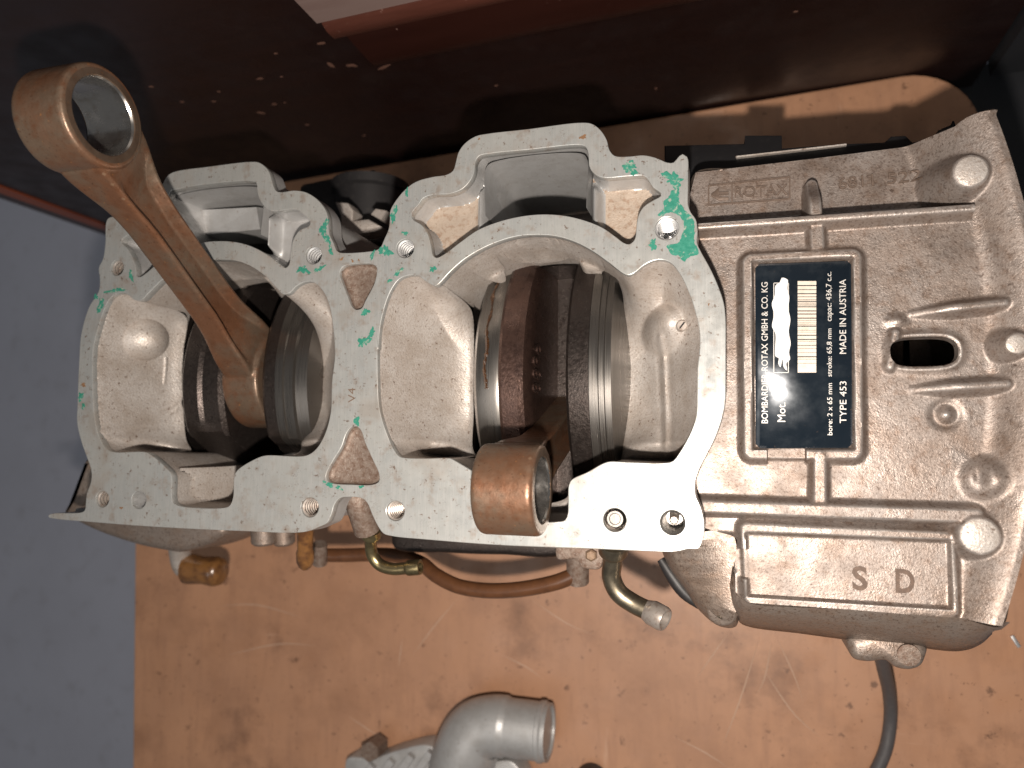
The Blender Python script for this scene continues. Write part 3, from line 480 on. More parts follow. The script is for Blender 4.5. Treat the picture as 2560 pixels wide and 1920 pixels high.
def hfun(X, Y):
    z = np.full(X.shape, HZ) + 0.35 * vnoise(X, Y, 14, 11)
    pad_lo = at(1745, 541, -17)[1]
    # upper pads with the groove under them
    rA0, rA1 = h([(1740, 566), (2455, 516)]); u = (X - rA0[0]) / (rA1[0] - rA0[0]); yA = rA0[1] + (rA1[1] - rA0[1]) * u
    fade = ss(66, 60, X)
    z = np.where(Y > yA + 1.2, -32 * fade + (-18) * (1 - fade), z)
    padm = ss(yA + 3.6, yA + 4.4, Y); z = z * (1 - padm) + (-25.5 - 0.03 * (Y - yA)) * padm
    lo_gap = ss(1.6, 0.8, np.abs(X - h([(2038, 470)])[0][0]) - 1.6)      # vertical rib runs through the pads
    z = np.where(padm > 0, np.maximum(z, z), z)
    ridge = lambda s, wd, top, zz, k=1.2: smax(zz, top - np.maximum(s - wd, 0) ** 1.5 * 1.6, k)
    z = smax(z, -12.6 - np.maximum(np.where(X < 66, np.where(Y > yA, 2.6 * (Y - yA), yA - Y), 99) - 1.0, 0) ** 1.5 * 1.6, 1.2)
    b0, b1 = h([(2036, 440), (2045, 630)]); sB = seg(b0, b1, X, Y); z = ridge(np.where(Y > yA + 1, 1.5 + 2.6 * np.maximum(sB - 1.5, 0), sB), 1.5, -14.2 - 7.0 * ss(yA + 4, yA + 14, Y), z, .8)
    c0, c1 = h([(2050, 1140), (2050, 1280)]); z = ridge(seg(c0, c1, X, Y), 1.3, -13.6, z, .8)
    d0, d1 = h([(1755, 1266), (2440, 1290)]); z = ridge(seg(d0, d1, X, Y), 1.4, -13.0, z, 1.0)
    # data plate frame
    so = sdf(fr_oS, X, Y) - 2.5; si = sdf(ccw(fr_i), X, Y); gap = (np.abs(X - h([(1965, 1133)])[0][0]) < 5.3) & (Y < h([(1965, 1118)])[0][1])
    fz = np.where(gap, -15.7, -13.7); z = smax(z, fz - 1.9 * np.maximum(so, 0), .7); z = np.where(si < 0.4, np.minimum(z, -16.2 + 1.9 * np.maximum(si + .4, 0) * 1.6), z)
    # lower box: its top, frame and front wall
    so = sdf(sd_oS, X, Y) - 1.6; si = sdf(ccw(sd_i), X, Y); z = np.where(Y < d0[1] - 3.2, -17.5, z)
    gap2 = (X < sd_i[0][0] + .4) & (np.abs(Y - h([(1860, 1412)])[0][1]) < 4.2)
    z = smax(z, np.where(gap2, -16.4, -14.4) - 1.7 * np.maximum(so, 0), .8); z = np.where(si < 0.3, np.minimum(z, -16.2 + 2.2 * np.maximum(si + .3, 0)), z)
    # bosses
    for (px, py, r, top, fl_) in ((2428.5, 426, 4.4, -11.5, 0.5), (2451, 1340, 4.8, -12.0, .5)):
        c = at(px, py, top)[:2]; d = np.hypot(X - c[0], Y - c[1]); z = smax(z, top - np.maximum(d - r, 0) * 2.2, .9)
    c = at(2488, 1200, -14)[:2]; d = np.hypot((X - c[0]) / 1.2, Y - c[1]); z = smax(z, -12.2 - 0.12 * d ** 2, 2.0)
    c = at(2448, 1192, -15)[:2]; z -= 1.8 * np.exp(-(((X - c[0]) / 1.6) ** 2 + ((Y - c[1]) / 3.2) ** 2))
    c = at(2367, 1036, -16)[:2]; d = np.hypot(X - c[0], Y - c[1]); z += 1.0 * np.exp(-(d / 1.5) ** 2) - 0.8 * np.exp(-((d - 3) / 1.2) ** 2)
    for (p, q) in (((2284, 781), (2510, 757)), ((2288, 973), (2516, 960))):
        a, b = at(*p, -14), at(*q, -14); s = seg(a, b, X, Y); k = np.clip((X - a[0]) / (b[0] - a[0]), 0, 1); z = smax(z, HZ + 0.2 + 4.0 * ss(-.1, .55, k) - np.maximum(s - .5, 0) ** 1.4 * 1.5, 1.2)
    # raised rim round the slot, left side stronger
    s = sdf(ccw(slotP), X, Y); z = smax(z, -16.1 - 0.9 * np.maximum(s - 1.0, 0), 1.0); z = np.where(s < .7, np.minimum(z, -16.0 - 1.1 * np.maximum(.7 - s, 0)), z)
    c = at(2245, 800, -15)[:2]; d = np.hypot((X - c[0]) / 1.5, Y - c[1]); z = smax(z, -15.9 - .25 * d ** 2, .8)
    a, b = at(2240, 832, -15), at(2226, 915, -15); z = smax(z, -14.9 - 1.6 * np.maximum(seg(a, b, X, Y) - .7, 0), .6)
    # right-hand mounting flange
    rr = np.hypot(X - arc_c[0], Y - arc_c[1]); z = smax(z, -11.0 - 0.33 * np.maximum(229.5 - rr, 0) ** 1.35, 2.0)
    c = at(2541, 860, -12)[:2]; d = np.hypot(X - c[0], Y - c[1]); z = smax(z, -10.0 - 2.0 * np.maximum(d - 2.6, 0), .8)
    # fall-off at the rim of the casting
    # lower-left shoulder
    xl = h([(1832, 1400)])[0][0]; m = ss(-22.5, -25.5, Y) * ss(xl + .6, xl - .6, X)
    zl = -21.5 - 0.95 * np.maximum(-27.0 - Y - 0.25 * (X - xl), 0) - 0.55 * np.maximum(xl - 6 - X, 0); z = z * (1 - m) + np.maximum(zl, -46) * m
    return z + 0.04 * vnoise(X, Y, 1.6, 21) + 0.05 * vnoise(X, Y, 0.9, 22)
hous = heightfield('magneto_housing', HOUS, None, 0.42, hfun, M['housing'], case, 0, 60, holes=[slotP])
# housing side walls: follow the rim down
sk = spline(HOUS, 1.2); sk[:, 0] = np.where(sk[:, 1] < -34, np.minimum(sk[:, 0], 68.9), sk[:, 0]); sk[:, 1] = np.where(sk[:, 0] > 55, np.maximum(sk[:, 1], -44.2), sk[:, 1]); xs, ys = sk[:, 0], sk[:, 1]; zt = hfun(xs[None, :], ys[None, :])[0]
nin = inset(sk, -1.0) if area(sk) > 0 else sk
mb = MB(); low = sk.copy(); front = ss(-36, -42, low[:, 1]) * ss(64, 54, low[:, 0])
mb.loft([[(x, y, z) for x, y, z in zip(xs, ys, zt)], [(x, y, z - 2.0) for (x, y), z in zip(inset(sk, -0.25), zt)], [(x, y - 3.2 * f_, z - 16) for (x, y), z, f_ in zip(inset(sk, 0.6), zt, front)], [(x, y - 4.4 * f_, -58) for (x, y), f_ in zip(inset(sk, 2.0), front)], [(x, y, -100) for x, y in inset(sk, 6)]], False, True); mb.out('housing_wall', M['dull'], hous, 50)
mb = MB(); mb.loft([R3(slotP, -16), R3(inset(ccw(slotP), .2), -19)], False, False); mb.out('slot_wall', M['housing'], hous)
top_ = [(1826, 1440), (1834, 1480), (1848, 1501), (1868, 1507), (2000, 1515), (2120, 1524), (2260, 1535), (2400, 1547), (2470, 1556), (2506, 1560)]
mid_ = [(1824, 1470), (1833, 1515), (1848, 1541), (1872, 1550), (2000, 1564), (2120, 1578), (2260, 1592), (2400, 1605), (2452, 1596), (2482, 1578)]
bot_ = [(1826, 1480), (1836, 1530), (1850, 1557), (1876, 1568), (2000, 1584), (2120, 1600), (2260, 1614), (2400, 1628), (2450, 1612), (2480, 1586)]
W1 = spline([at(x, y, -15.6) for x, y in top_], 1, False); n1 = len(W1)
rsm = lambda P: np.array([P[int(round(i))] for i in np.linspace(0, len(P) - 1, n1)])
W2 = rsm(spline([at(x, y, -30) for x, y in mid_], .5, False)); W3 = rsm(spline([at(x, y, -46) for x, y in bot_], .5, False)); W4 = W3 + [0, 6, -14]
W1c = W1 + [0.6, 1.4, 0]; W1c[:, 2] = hfun(W1c[None, :, 0], W1c[None, :, 1])[0] - .35
mb = MB(); mb.loft([[tuple(p) for p in q] for q in (W1c, W1 * .7 + W2 * .3 + [0, -.5, 1.6], W2, W3, W4)], False, False, False); mb.out('box_front', M['dull'], hous, 50)
sh1 = spline(XY([(1765, 1330), (1830, 1335), (1838, 1500), (1836, 1545), (1806, 1548), (1770, 1520), (1735, 1470), (1700, 1420), (1690, 1360)], -27), 1); sh2 = XY([(1765, 1330), (1830, 1335), (1845, 1500), (1840, 1566), (1800, 1566), (1752, 1530), (1712, 1475), (1668, 1410), (1655, 1350)], -40)
sh2 = spline(sh2, 1); k_ = 120; rs2 = lambda P: P[np.linspace(0, len(P) - 1, k_).round().astype(int)]
mb = MB(); mb.loft([R3(rs2(sh2) , -60), R3(rs2(sh2), -40), R3(rs2(sh1) * .5 + rs2(sh2) * .5, -32.5), R3(rs2(sh1), -29)]); mb.out('stator_shoulder', M['dull'], hous, 60)
c = at(1805, 1530, -30); mb = MB(); mb.revolve(c, (0, -.15, 1), [(-14, 6.0), (-2, 5.0), (-.6, 4.6), (0, 3.8)], 28); mb.out('screw_lug', M['dull'], hous, 60)
# bolt in the shoulder lug and machined boss faces
for (px, py, r, z) in ((2428.5, 426, 4.0, -11.35), (2451, 1340, 4.4, -11.85), (2541, 860, 2.4, -9.85)):
    c = at(px, py, z); mb = MB(); mb.revolve(c, (0, 0, 1), [(-1.5, r), (-.1, r), (0.05, r - .3)], 36); mb.out('boss_face', M['cast'], hous)
c = at(1805, 1530, -29.6); mb = MB(); mb.revolve(c, (0, 0, 1), [(-3, 2.0), (0.2, 2.0), (.5, 1.6)], 20); mb.out('screw', M['brass_grey'], hous)
# bottom lug with clamp bolt
c = at(2210, 1640, -40); mb = MB()
lug = spline(XY(Z6([(900, 1360), (905, 1420), (930, 1465), (1000, 1480), (1090, 1475), (1130, 1505), (1200, 1520), (1260, 1500), (1285, 1450), (1290, 1410), (1200, 1340), (1000, 1330)]), -42), .8)
mb.prism(lug, -64, -42, 2.5); lg = mb.out('cable_lug', M['dull'], hous, 60)
c = at(*Z6([(1195, 1440)])[0], -41.5); mb = MB(); mb.revolve(c, (0, -.1, 1), [(-3, 3.3), (0.3, 3.3), (.35, 2.9)], 24); mb.out('lug_bolt', M['rust_cast'], lg)
# black gasket lip at the lower left of the housing
gp = [at(x, y, z) for x, y, z in ((1652, 1398, -43), (1680, 1440, -43), (1712, 1482, -43), (1750, 1514, -43))]
mb = MB(); mb.tube(spline(gp, 1.5, False), [1.2 + 1.1 * math.sin(math.pi * t) for t in np.linspace(.05, .95, len(spline(gp, 1.5, False)))], 12); mb.out('gasket_lip', M['rubber'], hous)
# cast lettering follows the casting
hsm = hfun
letter_mid = nmat('stained_letter', (0.135, 0.098, 0.078), 0.4, 0.55, [(1.0, 0.45, 0.7, (0.20, 0.15, 0.12), .8, 5)])
letter_dark = nmat('grimy_letter', (0.085, 0.055, 0.04), 0.3, 0.6, [(1.0, 0.45, 0.7, (0.14, 0.09, 0.065), .8, 5)])
a, b = XY(ZT([(545, 790), (850, 775)]), -25.5); place_text('cast_lettering', 'ROTAX', a + [0, -.1], b, -25.75, .7, letter_mid, hous, cap=3.4, conform=hsm)
fo = XY(ZT([(395, 722), (862, 672), (862, 800), (395, 835)]), -25.5)
def bar(p, q, wd, z, hgt, nm, mt, par, conform=None): 
    mb = MB(); p = np.asarray(p)[:2]; q = np.asarray(q)[:2]; d = (q - p) / np.linalg.norm(q - p); nn = np.array([-d[1], d[0]]) * wd / 2
    mb.prism(np.array([p - nn, q - nn, q + nn, p + nn]), z - 1.0, z + hgt, min(.12, hgt * .4))
    if conform is not None:
        V = np.array(mb.v); zz = conform(V[None, :, 0], V[None, :, 1])[0]; mb.v = [(a_, b_, c_ + (k_ if k_ > z else k_) - z) for (a_, b_, k_), c_ in zip(mb.v, zz)]
    return mb.out(nm, mt, par)
dv = XY(ZT([(530, 705), (530, 828)]), -25.5)
for p, q in ((fo[0], fo[1]), (fo[1], fo[2]), (fo[2], fo[3]), (fo[3], fo[0]), (dv[0], dv[1])): bar(p, q, .45, 0.0, .6, 'emblem_line', letter_mid, hous, hsm)
em = XY(ZT([(410, 775), (455, 735), (455, 760), (510, 758), (510, 775), (455, 777), (455, 790), (510, 790), (510, 805), (455, 808), (410, 785)]), -25.5)
mb = MB(); ez = float(hfun(em[:1, :1], em[:1, 1:])[0, 0]); mb.prism(em, ez - 1.5, ez + .6, .1); mb.out('emblem', letter_mid, hous)
a, b = XY(ZT([(1145, 748), (1345, 725)]), -26); place_text('cast_lettering', '6811', a, b, -25.9, .7, letter_mid, hous, cap=3.6, conform=hsm)
a, b = XY(ZT([(1425, 718), (1615, 697)]), -26); place_text('cast_lettering', '522', a, b, -25.9, .7, letter_mid, hous, cap=3.4, conform=hsm)
darkl = letter_dark
a, b = XY(Z6([(920, 1118), (995, 1122)]), -16); place_text('cast_lettering', 'S', a, b, -16.1, .35, darkl, hous, cap=6.2, off=.25, conform=hsm)
a, b = XY(Z6([(1132, 1132), (1225, 1138)]), -16); place_text('cast_lettering', 'D', a, b, -16.1, .35, darkl, hous, cap=6.2, off=.25, conform=hsm)
# data plate
pl = h([(1888, 660), (2130, 652), (2132, 1120), (1889, 1121)], -15.3)
mb = MB(); q = []
for i in range(4):
    p, a_, d_ = pl[i], pl[i - 1], pl[(i + 1) % 4]; q += [p + (a_ - p) / np.linalg.norm(a_ - p) * 1.3, p + (d_ - p) / np.linalg.norm(d_ - p) * 1.3]
mb.prism(np.array(q), -16.3, -15.2, .15); plate = mb.out('data_plate', M['plate'], case)
PZ = -15.14
def ptext(s, p0, p1, cap, off=0.0):
    a, b = XY(ZP([p0, p1]), -15.2); place_text('plate_lettering', s, a, b, PZ, .03, M['print'], plate, cap=cap, off=off)
ptext('BOMBARDIER-ROTAX GMBH & CO. KG', (240, 1382), (238, 318), 1.75)
ptext('Mot. Nr.', (372, 1372), (372, 1085), 2.2)
ptext('bore: 2 x 65 mm', (726, 1472), (724, 1080), 1.3); ptext('stroke: 65,8 mm', (722, 1030), (720, 668), 1.3); ptext('capac: 436,7 c.c.', (720, 612), (718, 240), 1.45)
ptext('TYPE 453', (832, 1382), (832, 1066), 1.75); ptext('MADE IN AUSTRIA', (830, 858), (828, 296), 1.75)
bc = XY(ZP([(465, 1000), (605, 1000), (605, 310), (465, 310)]), -15.2); mb = MB(); mb.prism(bc, -15.3, PZ, .02); barc = mb.out('barcode_strip', M['label'], plate)
random.seed(3); tpos = 0.10
while tpos < 0.955:
    wd = random.choice([.05, .05, .09, .14]) ; c0 = bc[0] + (bc[3] - bc[0]) * tpos; c1 = bc[1] + (bc[2] - bc[1]) * tpos
    bar(c0, c1, wd * 2.0, PZ - .01, .04, 'barcode_bar', M['plate'], barc); tpos += random.choice([.016, .02, .026, .034, .045])
bo = XY(ZP([(285, 1000), (395, 1000), (395, 325), (285, 325)]), -15.2)
for i in range(4): bar(bo[i], bo[(i + 1) % 4], .22, PZ, .03, 'number_box_line', M['print'], plate)
sp = [(300, 880), (296, 700), (272, 655), (285, 560), (270, 480), (292, 420), (300, 340), (330, 320), (345, 285), (375, 290), (390, 300), (388, 370), (402, 430), (395, 520), (410, 600), (398, 690), (412, 780), (400, 850), (408, 900), (380, 930), (385, 985), (360, 960), (350, 900), (335, 960), (318, 930), (322, 890)]
Ps = spline(XY(ZP(sp), -15.2), .5); mb = MB(); mb.prism(Ps, -15.3, PZ + .06, .04); mb.out('scraped_number', M['scrape'], plate)

# gasket residue and rust spots left on the deck ----------------------
def flake(cx, cy, rx, ry, rot, mat, zm_=None, seed=0, thick=.14):
    r = random.Random(seed); n = 34; V = []; ph = [r.uniform(0, 6.28) for _ in range(6)]
    for k in range(n):
        t = 2 * math.pi * k / n; q = 0.74 + .17 * math.sin(2 * t + ph[0]) + .16 * math.sin(3 * t + ph[1]) + .13 * math.sin(5 * t + ph[2]) + .10 * math.sin(9 * t + ph[3]) + r.uniform(-.14, .14)
        x, y = rx * q * math.cos(t), ry * q * math.sin(t); V.append((cx + x * math.cos(rot) - y * math.sin(rot), cy + x * math.sin(rot) + y * math.cos(rot)))
    P = ccw(XY(V, 0)); mb = MB(); c_ = P.mean(0); n_ = len(P); mb.add([(x, y, thick) for x, y in P] + [(x, y, -.1) for x, y in P] + [(c_[0], c_[1], thick + .05)], [(i, (i + 1) % n_, 2 * n_) for i in range(n_)] + [(n_ + i, n_ + (i + 1) % n_, (i + 1) % n_, i) for i in range(n_)]); mb.out('gasket_residue' if mat == 'green' else 'rust_spot', M[mat], deck, 20)
FL = [(Z3, 1715, 375, 48, 34, 0), (Z3, 1955, 440, 58, 48, .6), (Z3, 1840, 800, 24, 32, .2), (Z3, 470, 738, 17, 13, 0), (Z3, 360, 835, 36, 26, .3), (Z3, 408, 635, 17, 48, .15), (Z3, 480, 512, 10, 22, .1), (Z3, 436, 950, 32, 14, -.6), (Z3, 385, 1000, 14, 11, -.5), (Z3, 625, 935, 19, 17, 0), (Z3, 250, 1172, 26, 20, .2), (Z3, 240, 1335, 34, 32, .4), (Z3, 285, 1290, 34, 16, -1.0), (Z4, 205, 450, 13, 36, -.1), (Z4, 55, 800, 18, 14, 0), (Z4, 105, 818, 22, 11, .2), (Z4, 228, 812, 14, 10, 0), (ZC, 930, 840, 42, 95, .15), (ZC, 965, 960, 30, 70, -.4), (ZC, 1005, 1095, 26, 52, -.3), (ZC, 690, 1300, 66, 40, -.4), (ZC, 750, 1325, 40, 20, .5), (ZC, 880, 1290, 70, 22, -.6), (ZC, 1610, 1095, 52, 55, .2), (ZC, 1465, 1140, 24, 46, .3), (Z2, 350, 232, 46, 11, -.12), (Z2, 280, 300, 15, 34, .3), (Z2, 420, 165, 10, 24, -.3), (Z2, 258, 262, 9, 14, 0), (Z2, 188, 722, 13, 20, 0), (Z2, 200, 765, 8, 14, 0), (Z2, 1335, 1130, 16, 11, .4), (Z2, 1310, 1115, 8, 8, 0)]
for i, (zf, x, y, rx, ry, rot) in enumerate(FL):
    k = {id(Z3): 2.212, id(Z4): 2.212, id(ZC): 4.424, id(Z2): 1.8433}[id(zf)]; (cx, cy), = zf([(x, y)]); flake(cx, cy, rx / k * 1.15, ry / k * 1.15, rot, 'green', seed=i)
big = Z3([(1900, 560), (1925, 545), (1945, 500), (1985, 508), (1985, 560), (2020, 610), (2050, 640), (2072, 690), (2070, 780), (2095, 850), (2050, 865), (2010, 895), (1985, 860), (1955, 860), (1918, 808), (1980, 792), (2004, 745), (2012, 690), (1985, 640), (1930, 622), (1890, 640), (1868, 635), (1905, 600)])
rr_ = random.Random(5); bp = spline(XY(big, 0), .5); bp = bp + np.array([[rr_.uniform(-.18, .18), rr_.uniform(-.18, .18)] for _ in bp])
mb = MB(); mb.prism(bp, -.1, .15); mb.out('gasket_residue', M['green'], deck, 20)
for i, (zf, x, y, rx, ry) in enumerate([(Z3, 1455, 205, 22, 16), (Z3, 880, 215, 6, 10), (Z3, 120, 880, 9, 12), (Z3, 180, 890, 12, 7), (Z3, 215, 885, 8, 6), (Z2, 200, 668, 11, 14), (Z2, 375, 1235, 7, 9), (Z3, 2150, 1130, 8, 6)]):
    k = 2.212 if zf is Z3 else 1.8433; (cx, cy), = zf([(x, y)]); flake(cx, cy, rx / k, ry / k, .3 * i, 'rustspot', seed=40 + i, thick=.08)

a, b = XY(Z4([(165, 345), (165, 265)]), 0); place_text('scribed_mark', 'V4', a + [2.0, 0], b + [2.0, 0], 0.02, .03, nmat('scribed_line', (.16, .11, .08), .3, .6), deck, cap=2.6)
# fittings screwed into the front of the case -------------------------
def sweep(px3, step=.6): return spline([at(*p) for p in px3], step, False)
q4 = lambda x, y, z: (*Z4([(x, y)])[0], z)
mb = MB(); c0 = at(*q4(215, 900, -14)); c1 = at(*q4(262, 1050, -20)); mb.tube(spline([c0 + [-2, 8, 2], c0, (c0 + c1) / 2, c1], 1, False), 4.6, 20); bossL = mb.out('hose_boss', M['rust_cast'], case)
mb = MB(); path = sweep([q4(283, 1065, -22), q4(280, 1120, -25), q4(290, 1190, -27), q4(330, 1242, -28), q4(400, 1266, -28), q4(480, 1262, -28)]); n = len(path)
rad = [3.05 if i < 3 else 2.15 for i in range(n)]; mb.tube(path, rad, 18); ft = mb.out('elbow_fitting', M['brass'], case, 40)
dirx = path[-1] - path[-4]; mb = MB(); mb.revolve(path[-1] - dirx * .1, dirx, [(0, 2.2), (.5, 2.6), (1.2, 2.75), (4.6, 2.75), (5.4, 2.6), (5.5, 2.2), (5.3, 1.6), (2, 1.5)], 28, False, False)
k = 8; mb.f.append(tuple(range((k - 1) * 28, k * 28))); mb.out('barbed_end', M['brass'], ft, 40)
mb = MB(); mb.revolve(path[0], path[3] - path[0], [(-2, 3.2), (-.2, 3.3), (.3, 3.6), (1.2, 3.6), (1.6, 2.9)], 24); mb.out('fitting_collar', M['brass'], ft, 40)
mb = MB(); path = sweep([q4(1622, 1150, -22), q4(1618, 1230, -25), q4(1612, 1310, -27), q4(1650, 1395, -28), q4(1730, 1455, -28), q4(1830, 1505, -27)]); n = len(path); mb.tube(path, 3.1, 20); ft2 = mb.out('elbow_fitting', M['brass_grey'], case, 40)
dirx = path[-1] - path[-4] + np.array([0, 0, .45]); mb = MB(); mb.revolve(path[-1] - dirx * .4, dirx, [(-1, 3.2), (.5, 3.7), (1.2, 3.95), (5.2, 3.95), (6.2, 3.6), (6.3, 3.2), (6.0, 2.6), (3, 2.45)], 32, False, False); mb.f.append(tuple(range(7 * 32, 8 * 32))); mb.out('barbed_end', M['threadrust'], ft2, 40)
mb = MB(); mb.revolve(path[0], path[3] - path[0], [(-2, 4.6), (1.5, 4.7), (2.2, 4.3), (3.2, 3.5)], 24); mb.out('fitting_collar', M['brass_grey'], ft2, 40)
# pump flange and nipple at the front right, under the deck
c = at(*q4(1500, 1215, -34)); mb = MB(); mb.prism(spline(XY(Z4([(1310, 1130), (1312, 1212), (1420, 1215), (1440, 1255), (1500, 1270), (1550, 1262), (1560, 1130)]), -36), 1), -48, -36, .8); pf = mb.out('pump_flange', M['rust_cast'], case)
c = at(*q4(1500, 1190, -35)); mb = MB(); mb.revolve(c, (0, -.1, 1), [(-2, 2.1), (.6, 2.1), (.9, 1.5)], 6); mb.out('flange_bolt', M['rod'], pf, 20)
mb = MB(); a = at(*q4(1425, 1180, -58)); b = at(*q4(1425, 1335, -62)); mb.tube([a, b], 4.2, 20); mb.out('hose_nipple', M['rust_cast'], case)
# hose between the nipples
hs = sweep([q4(20, 1190, -75), q4(150, 1190, -76), q4(300, 1186, -76), q4(440, 1195, -74), q4(560, 1235, -70), q4(640, 1300, -66), q4(760, 1360, -64), q4(900, 1384, -63), q4(1050, 1384, -62), q4(1200, 1364, -61), q4(1330, 1332, -60), q4(1440, 1285, -60)], 1.2)
mb = MB(); mb.tube(hs, 2.95, 18); tag(mb.out('fuel_hose', M['fuel']), 'thin amber brown hose looping along the front of the crankcase', 'hose')
# left nipple, cast lugs and the two amber caps
q2 = lambda x, y, z: (*Z2([(x, y)])[0], z)
for (x, y, r, z) in ((1018, 1372, 5.2, -50), (1110, 1375, 4.6, -56)):
    c = at(*q2(x, y, z)); mb = MB(); mb.revolve(c + np.array([0, 14, 0]), (0, -1, -.15), [(0, r), (16, r), (17, r - 1)], 24); mb.out('case_lug', M['dull'], case)
c0 = at(*q2(1222, 1345, -32)); c1 = at(*q2(1222, 1500, -38)); d = c1 - c0; L = np.linalg.norm(d)
mb = MB(); mb.revolve(c0, d, [(-3, 3.1), (0, 3.1), (L * .5, 2.9), (L * .62, 3.4), (L * .86, 3.3), (L * 1.0, 2.6), (L * 1.08, 1.6), (L * 1.1, .6)], 24); mb.out('rubber_cap', M['cap'], case, 50)
c0 = at(*q2(1290, 1400, -62)); c1 = at(*q2(1290, 1490, -66)); mb = MB(); mb.tube([c0, (c0 + c1) / 2, c1], 3.0, 16); mb.out('hose_nipple', M['rust_cast'], case)
c0 = at(*q2(685, 1515, -95)); c1 = at(*q2(840, 1530, -95)); d = c1 - c0; L = np.linalg.norm(d)
mb = MB(); mb.revolve(c0, d, [(-.5, 6.4), (0, 7.4), (L * .2, 7.2), (L * .45, 6.6), (L * .8, 7.2), (L * .96, 6.2), (L * 1.02, 4)], 24); mb.out('rubber_cap', M['cap'], case, 50)
mb = MB(); mb.tube(spline([at(*q2(640, 1350, -85)), at(*q2(645, 1440, -92)), at(*q2(662, 1505, -95)), at(*q2(690, 1516, -95))], 1.5, False), 5.0, 16); mb.out('drain_nipple', M['cast'], case)
# lower half of the case showing at the left
lo = spline(XY(Z2([(100, 1262), (140, 1180), (215, 1000), (260, 1100), (270, 1200), (500, 1235), (800, 1250), (850, 1345), (800, 1390), (640, 1440), (560, 1432), (430, 1405), (250, 1345), (150, 1295)]), -46), 1.5)
mb = MB(); mb.prism(lo, -72, -46, 3.0); mb.out('pump_housing', M['dull'], case, 50)
mb = MB(); mb.prism(spline(XY(Z4([(400, 1060), (400, 1150), (700, 1180), (1000, 1190), (1330, 1185), (1330, 1060)]), -60), 2), -95, -60, 2); mb.out('front_rib', M['web'], case, 50)  # dark colour paints the shade below the deck edge
# intake side pieces seen between the cylinders
br = XY(ZC([(1050, 550), (1190, 560), (1250, 640), (1240, 760), (1420, 740), (1570, 830), (1500, 880), (1150, 940), (1110, 820), (1110, 700)]), -52)
mb = MB(); mb.prism(br, -60, -52, .8); mb.out('intake_bracket', M['cast'], case, 30)
br = XY(ZC([(1450, 690), (1500, 630), (1620, 650), (1560, 750)]), -52); mb = MB(); mb.prism(br, -62, -52, .8); mb.out('intake_bracket', M['cast'], case, 30)
intake = MB(); c = at(*ZC([(1350, 560)])[0], -80); intake.revolve(c + np.array([0, -20, -8]), (0, 1, 0), [(0, 16), (26, 16), (27, 18), (31, 18), (32, 15), (20, 13)], 32, True, True); intake.out('intake_socket', M['rubber'], case)
intake = MB(); intake.box((c[0] - 14, c[1] + 3, -95), (20, 12, 12), .1, 1.5); intake.out('intake_boot', M['rubber'], case)
# black cooling duct behind the magneto housing
mb = MB(); a, b = XY(ZT([(140, 490), (600, 480)]), -48); P = XY(ZT([(140, 490), (600, 478), (605, 430), (818, 430), (818, 505), (1190, 478), (1410, 470), (1450, 435), (1530, 432), (1570, 470), (1690, 450), (1720, 400), (1790, 370), (1815, 350), (1830, 420), (1700, 700), (300, 700), (140, 640)]), -44)
mb.prism(P, -70, -44, .8); mb.out('cooling_duct', M['black'], case, 30)
mb = MB(); P = XY(ZT([(550, 550), (1190, 478), (1192, 486), (556, 558)]), -42); mb.prism(P, -44.5, -42.5, .2); mb.out('duct_edge', M['cast'], case)

# ================================================================== CRANKSHAFT
CY, CZ = 27.0, -68.0
crank = thing('crankshaft', 'dark oiled crankshaft with steel webs seen inside both cylinders', 'crankshaft', (-116, CY, CZ - 52))
def web(x0, x1, prof, name, mat, flats=()):
    """disc along X; prof list of (x, r)"""
    mb = MB(); mb.revolve((0, CY, CZ), (1, 0, 0), prof, 120); V = np.array(mb.v)
    for (ny, nz, dist) in flats:
        q = (V[:, 1] - CY) * ny + (V[:, 2] - CZ) * nz - dist; k = q > 0; V[k, 1] -= q[k] * ny; V[k, 2] -= q[k] * nz
    mb.v = [tuple(v) for v in V]; return mb.out(name, mat, crank, 28)
# right-hand throw
web(0, 0, [(-84, 46), (-82, 49.5), (-75.4, 50), (-74.0, 49.6)], 'web_ring', M['steel'])
w1 = web(0, 0, [(-74, 49), (-73.6, 51.4), (-72.5, 52), (-67.0, 52), (-65.2, 51), (-63.8, 48), (-63.6, 44), (-63.5, 20)], 'counterweight', M['web_brown'])
w2 = web(0, 0, [(-51.6, 20), (-51.5, 47), (-51.0, 50.5), (-50, 51.6), (-43.4, 52)], 'counterweight', M['web'])
web(0, 0, [(-43.4, 51), (-43.2, 52.3), (-40.4, 52.3), (-40.2, 51.4), (-38.6, 51.4), (-38.4, 50.6), (-36.4, 50.6), (-36.0, 47), (-30, 30)], 'web_ring', M['steel'])
# left-hand throw
fl_ = ((-.85, -.52, 44), (.7, -.71, 46))
web(0, 0, [(-200.5, 46), (-200, 50), (-198.5, 51.4), (-192, 51.6), (-190.5, 50.6), (-184, 50.2), (-182.6, 48.5), (-182, 44), (-182, 20)], 'counterweight', M['web'], ((-.88, .47, 40),))
web(0, 0, [(-165.2, 20), (-165.0, 46), (-164.3, 50.5), (-163, 51.3), (-158.8, 51.3)], 'counterweight', M['web'], ((-.88, .47, 41),))
web(0, 0, [(-158.8, 50.8), (-158.5, 51.6), (-155.4, 51.6), (-155.1, 50.9), (-151.6, 50.9), (-151.3, 49.6), (-146.8, 49.0), (-146.2, 44)], 'web_ring', M['steel'], ((-.88, .47, 41.5),))
for x0, x1, r in ((-235, -200, 14), (-147, -83, 24), (-31, 5, 20)):
    mb = MB(); mb.revolve((x0, CY, CZ), (1, 0, 0), [(0, r), (x1 - x0, r)], 32); mb.out('shaft', M['steel'], crank)
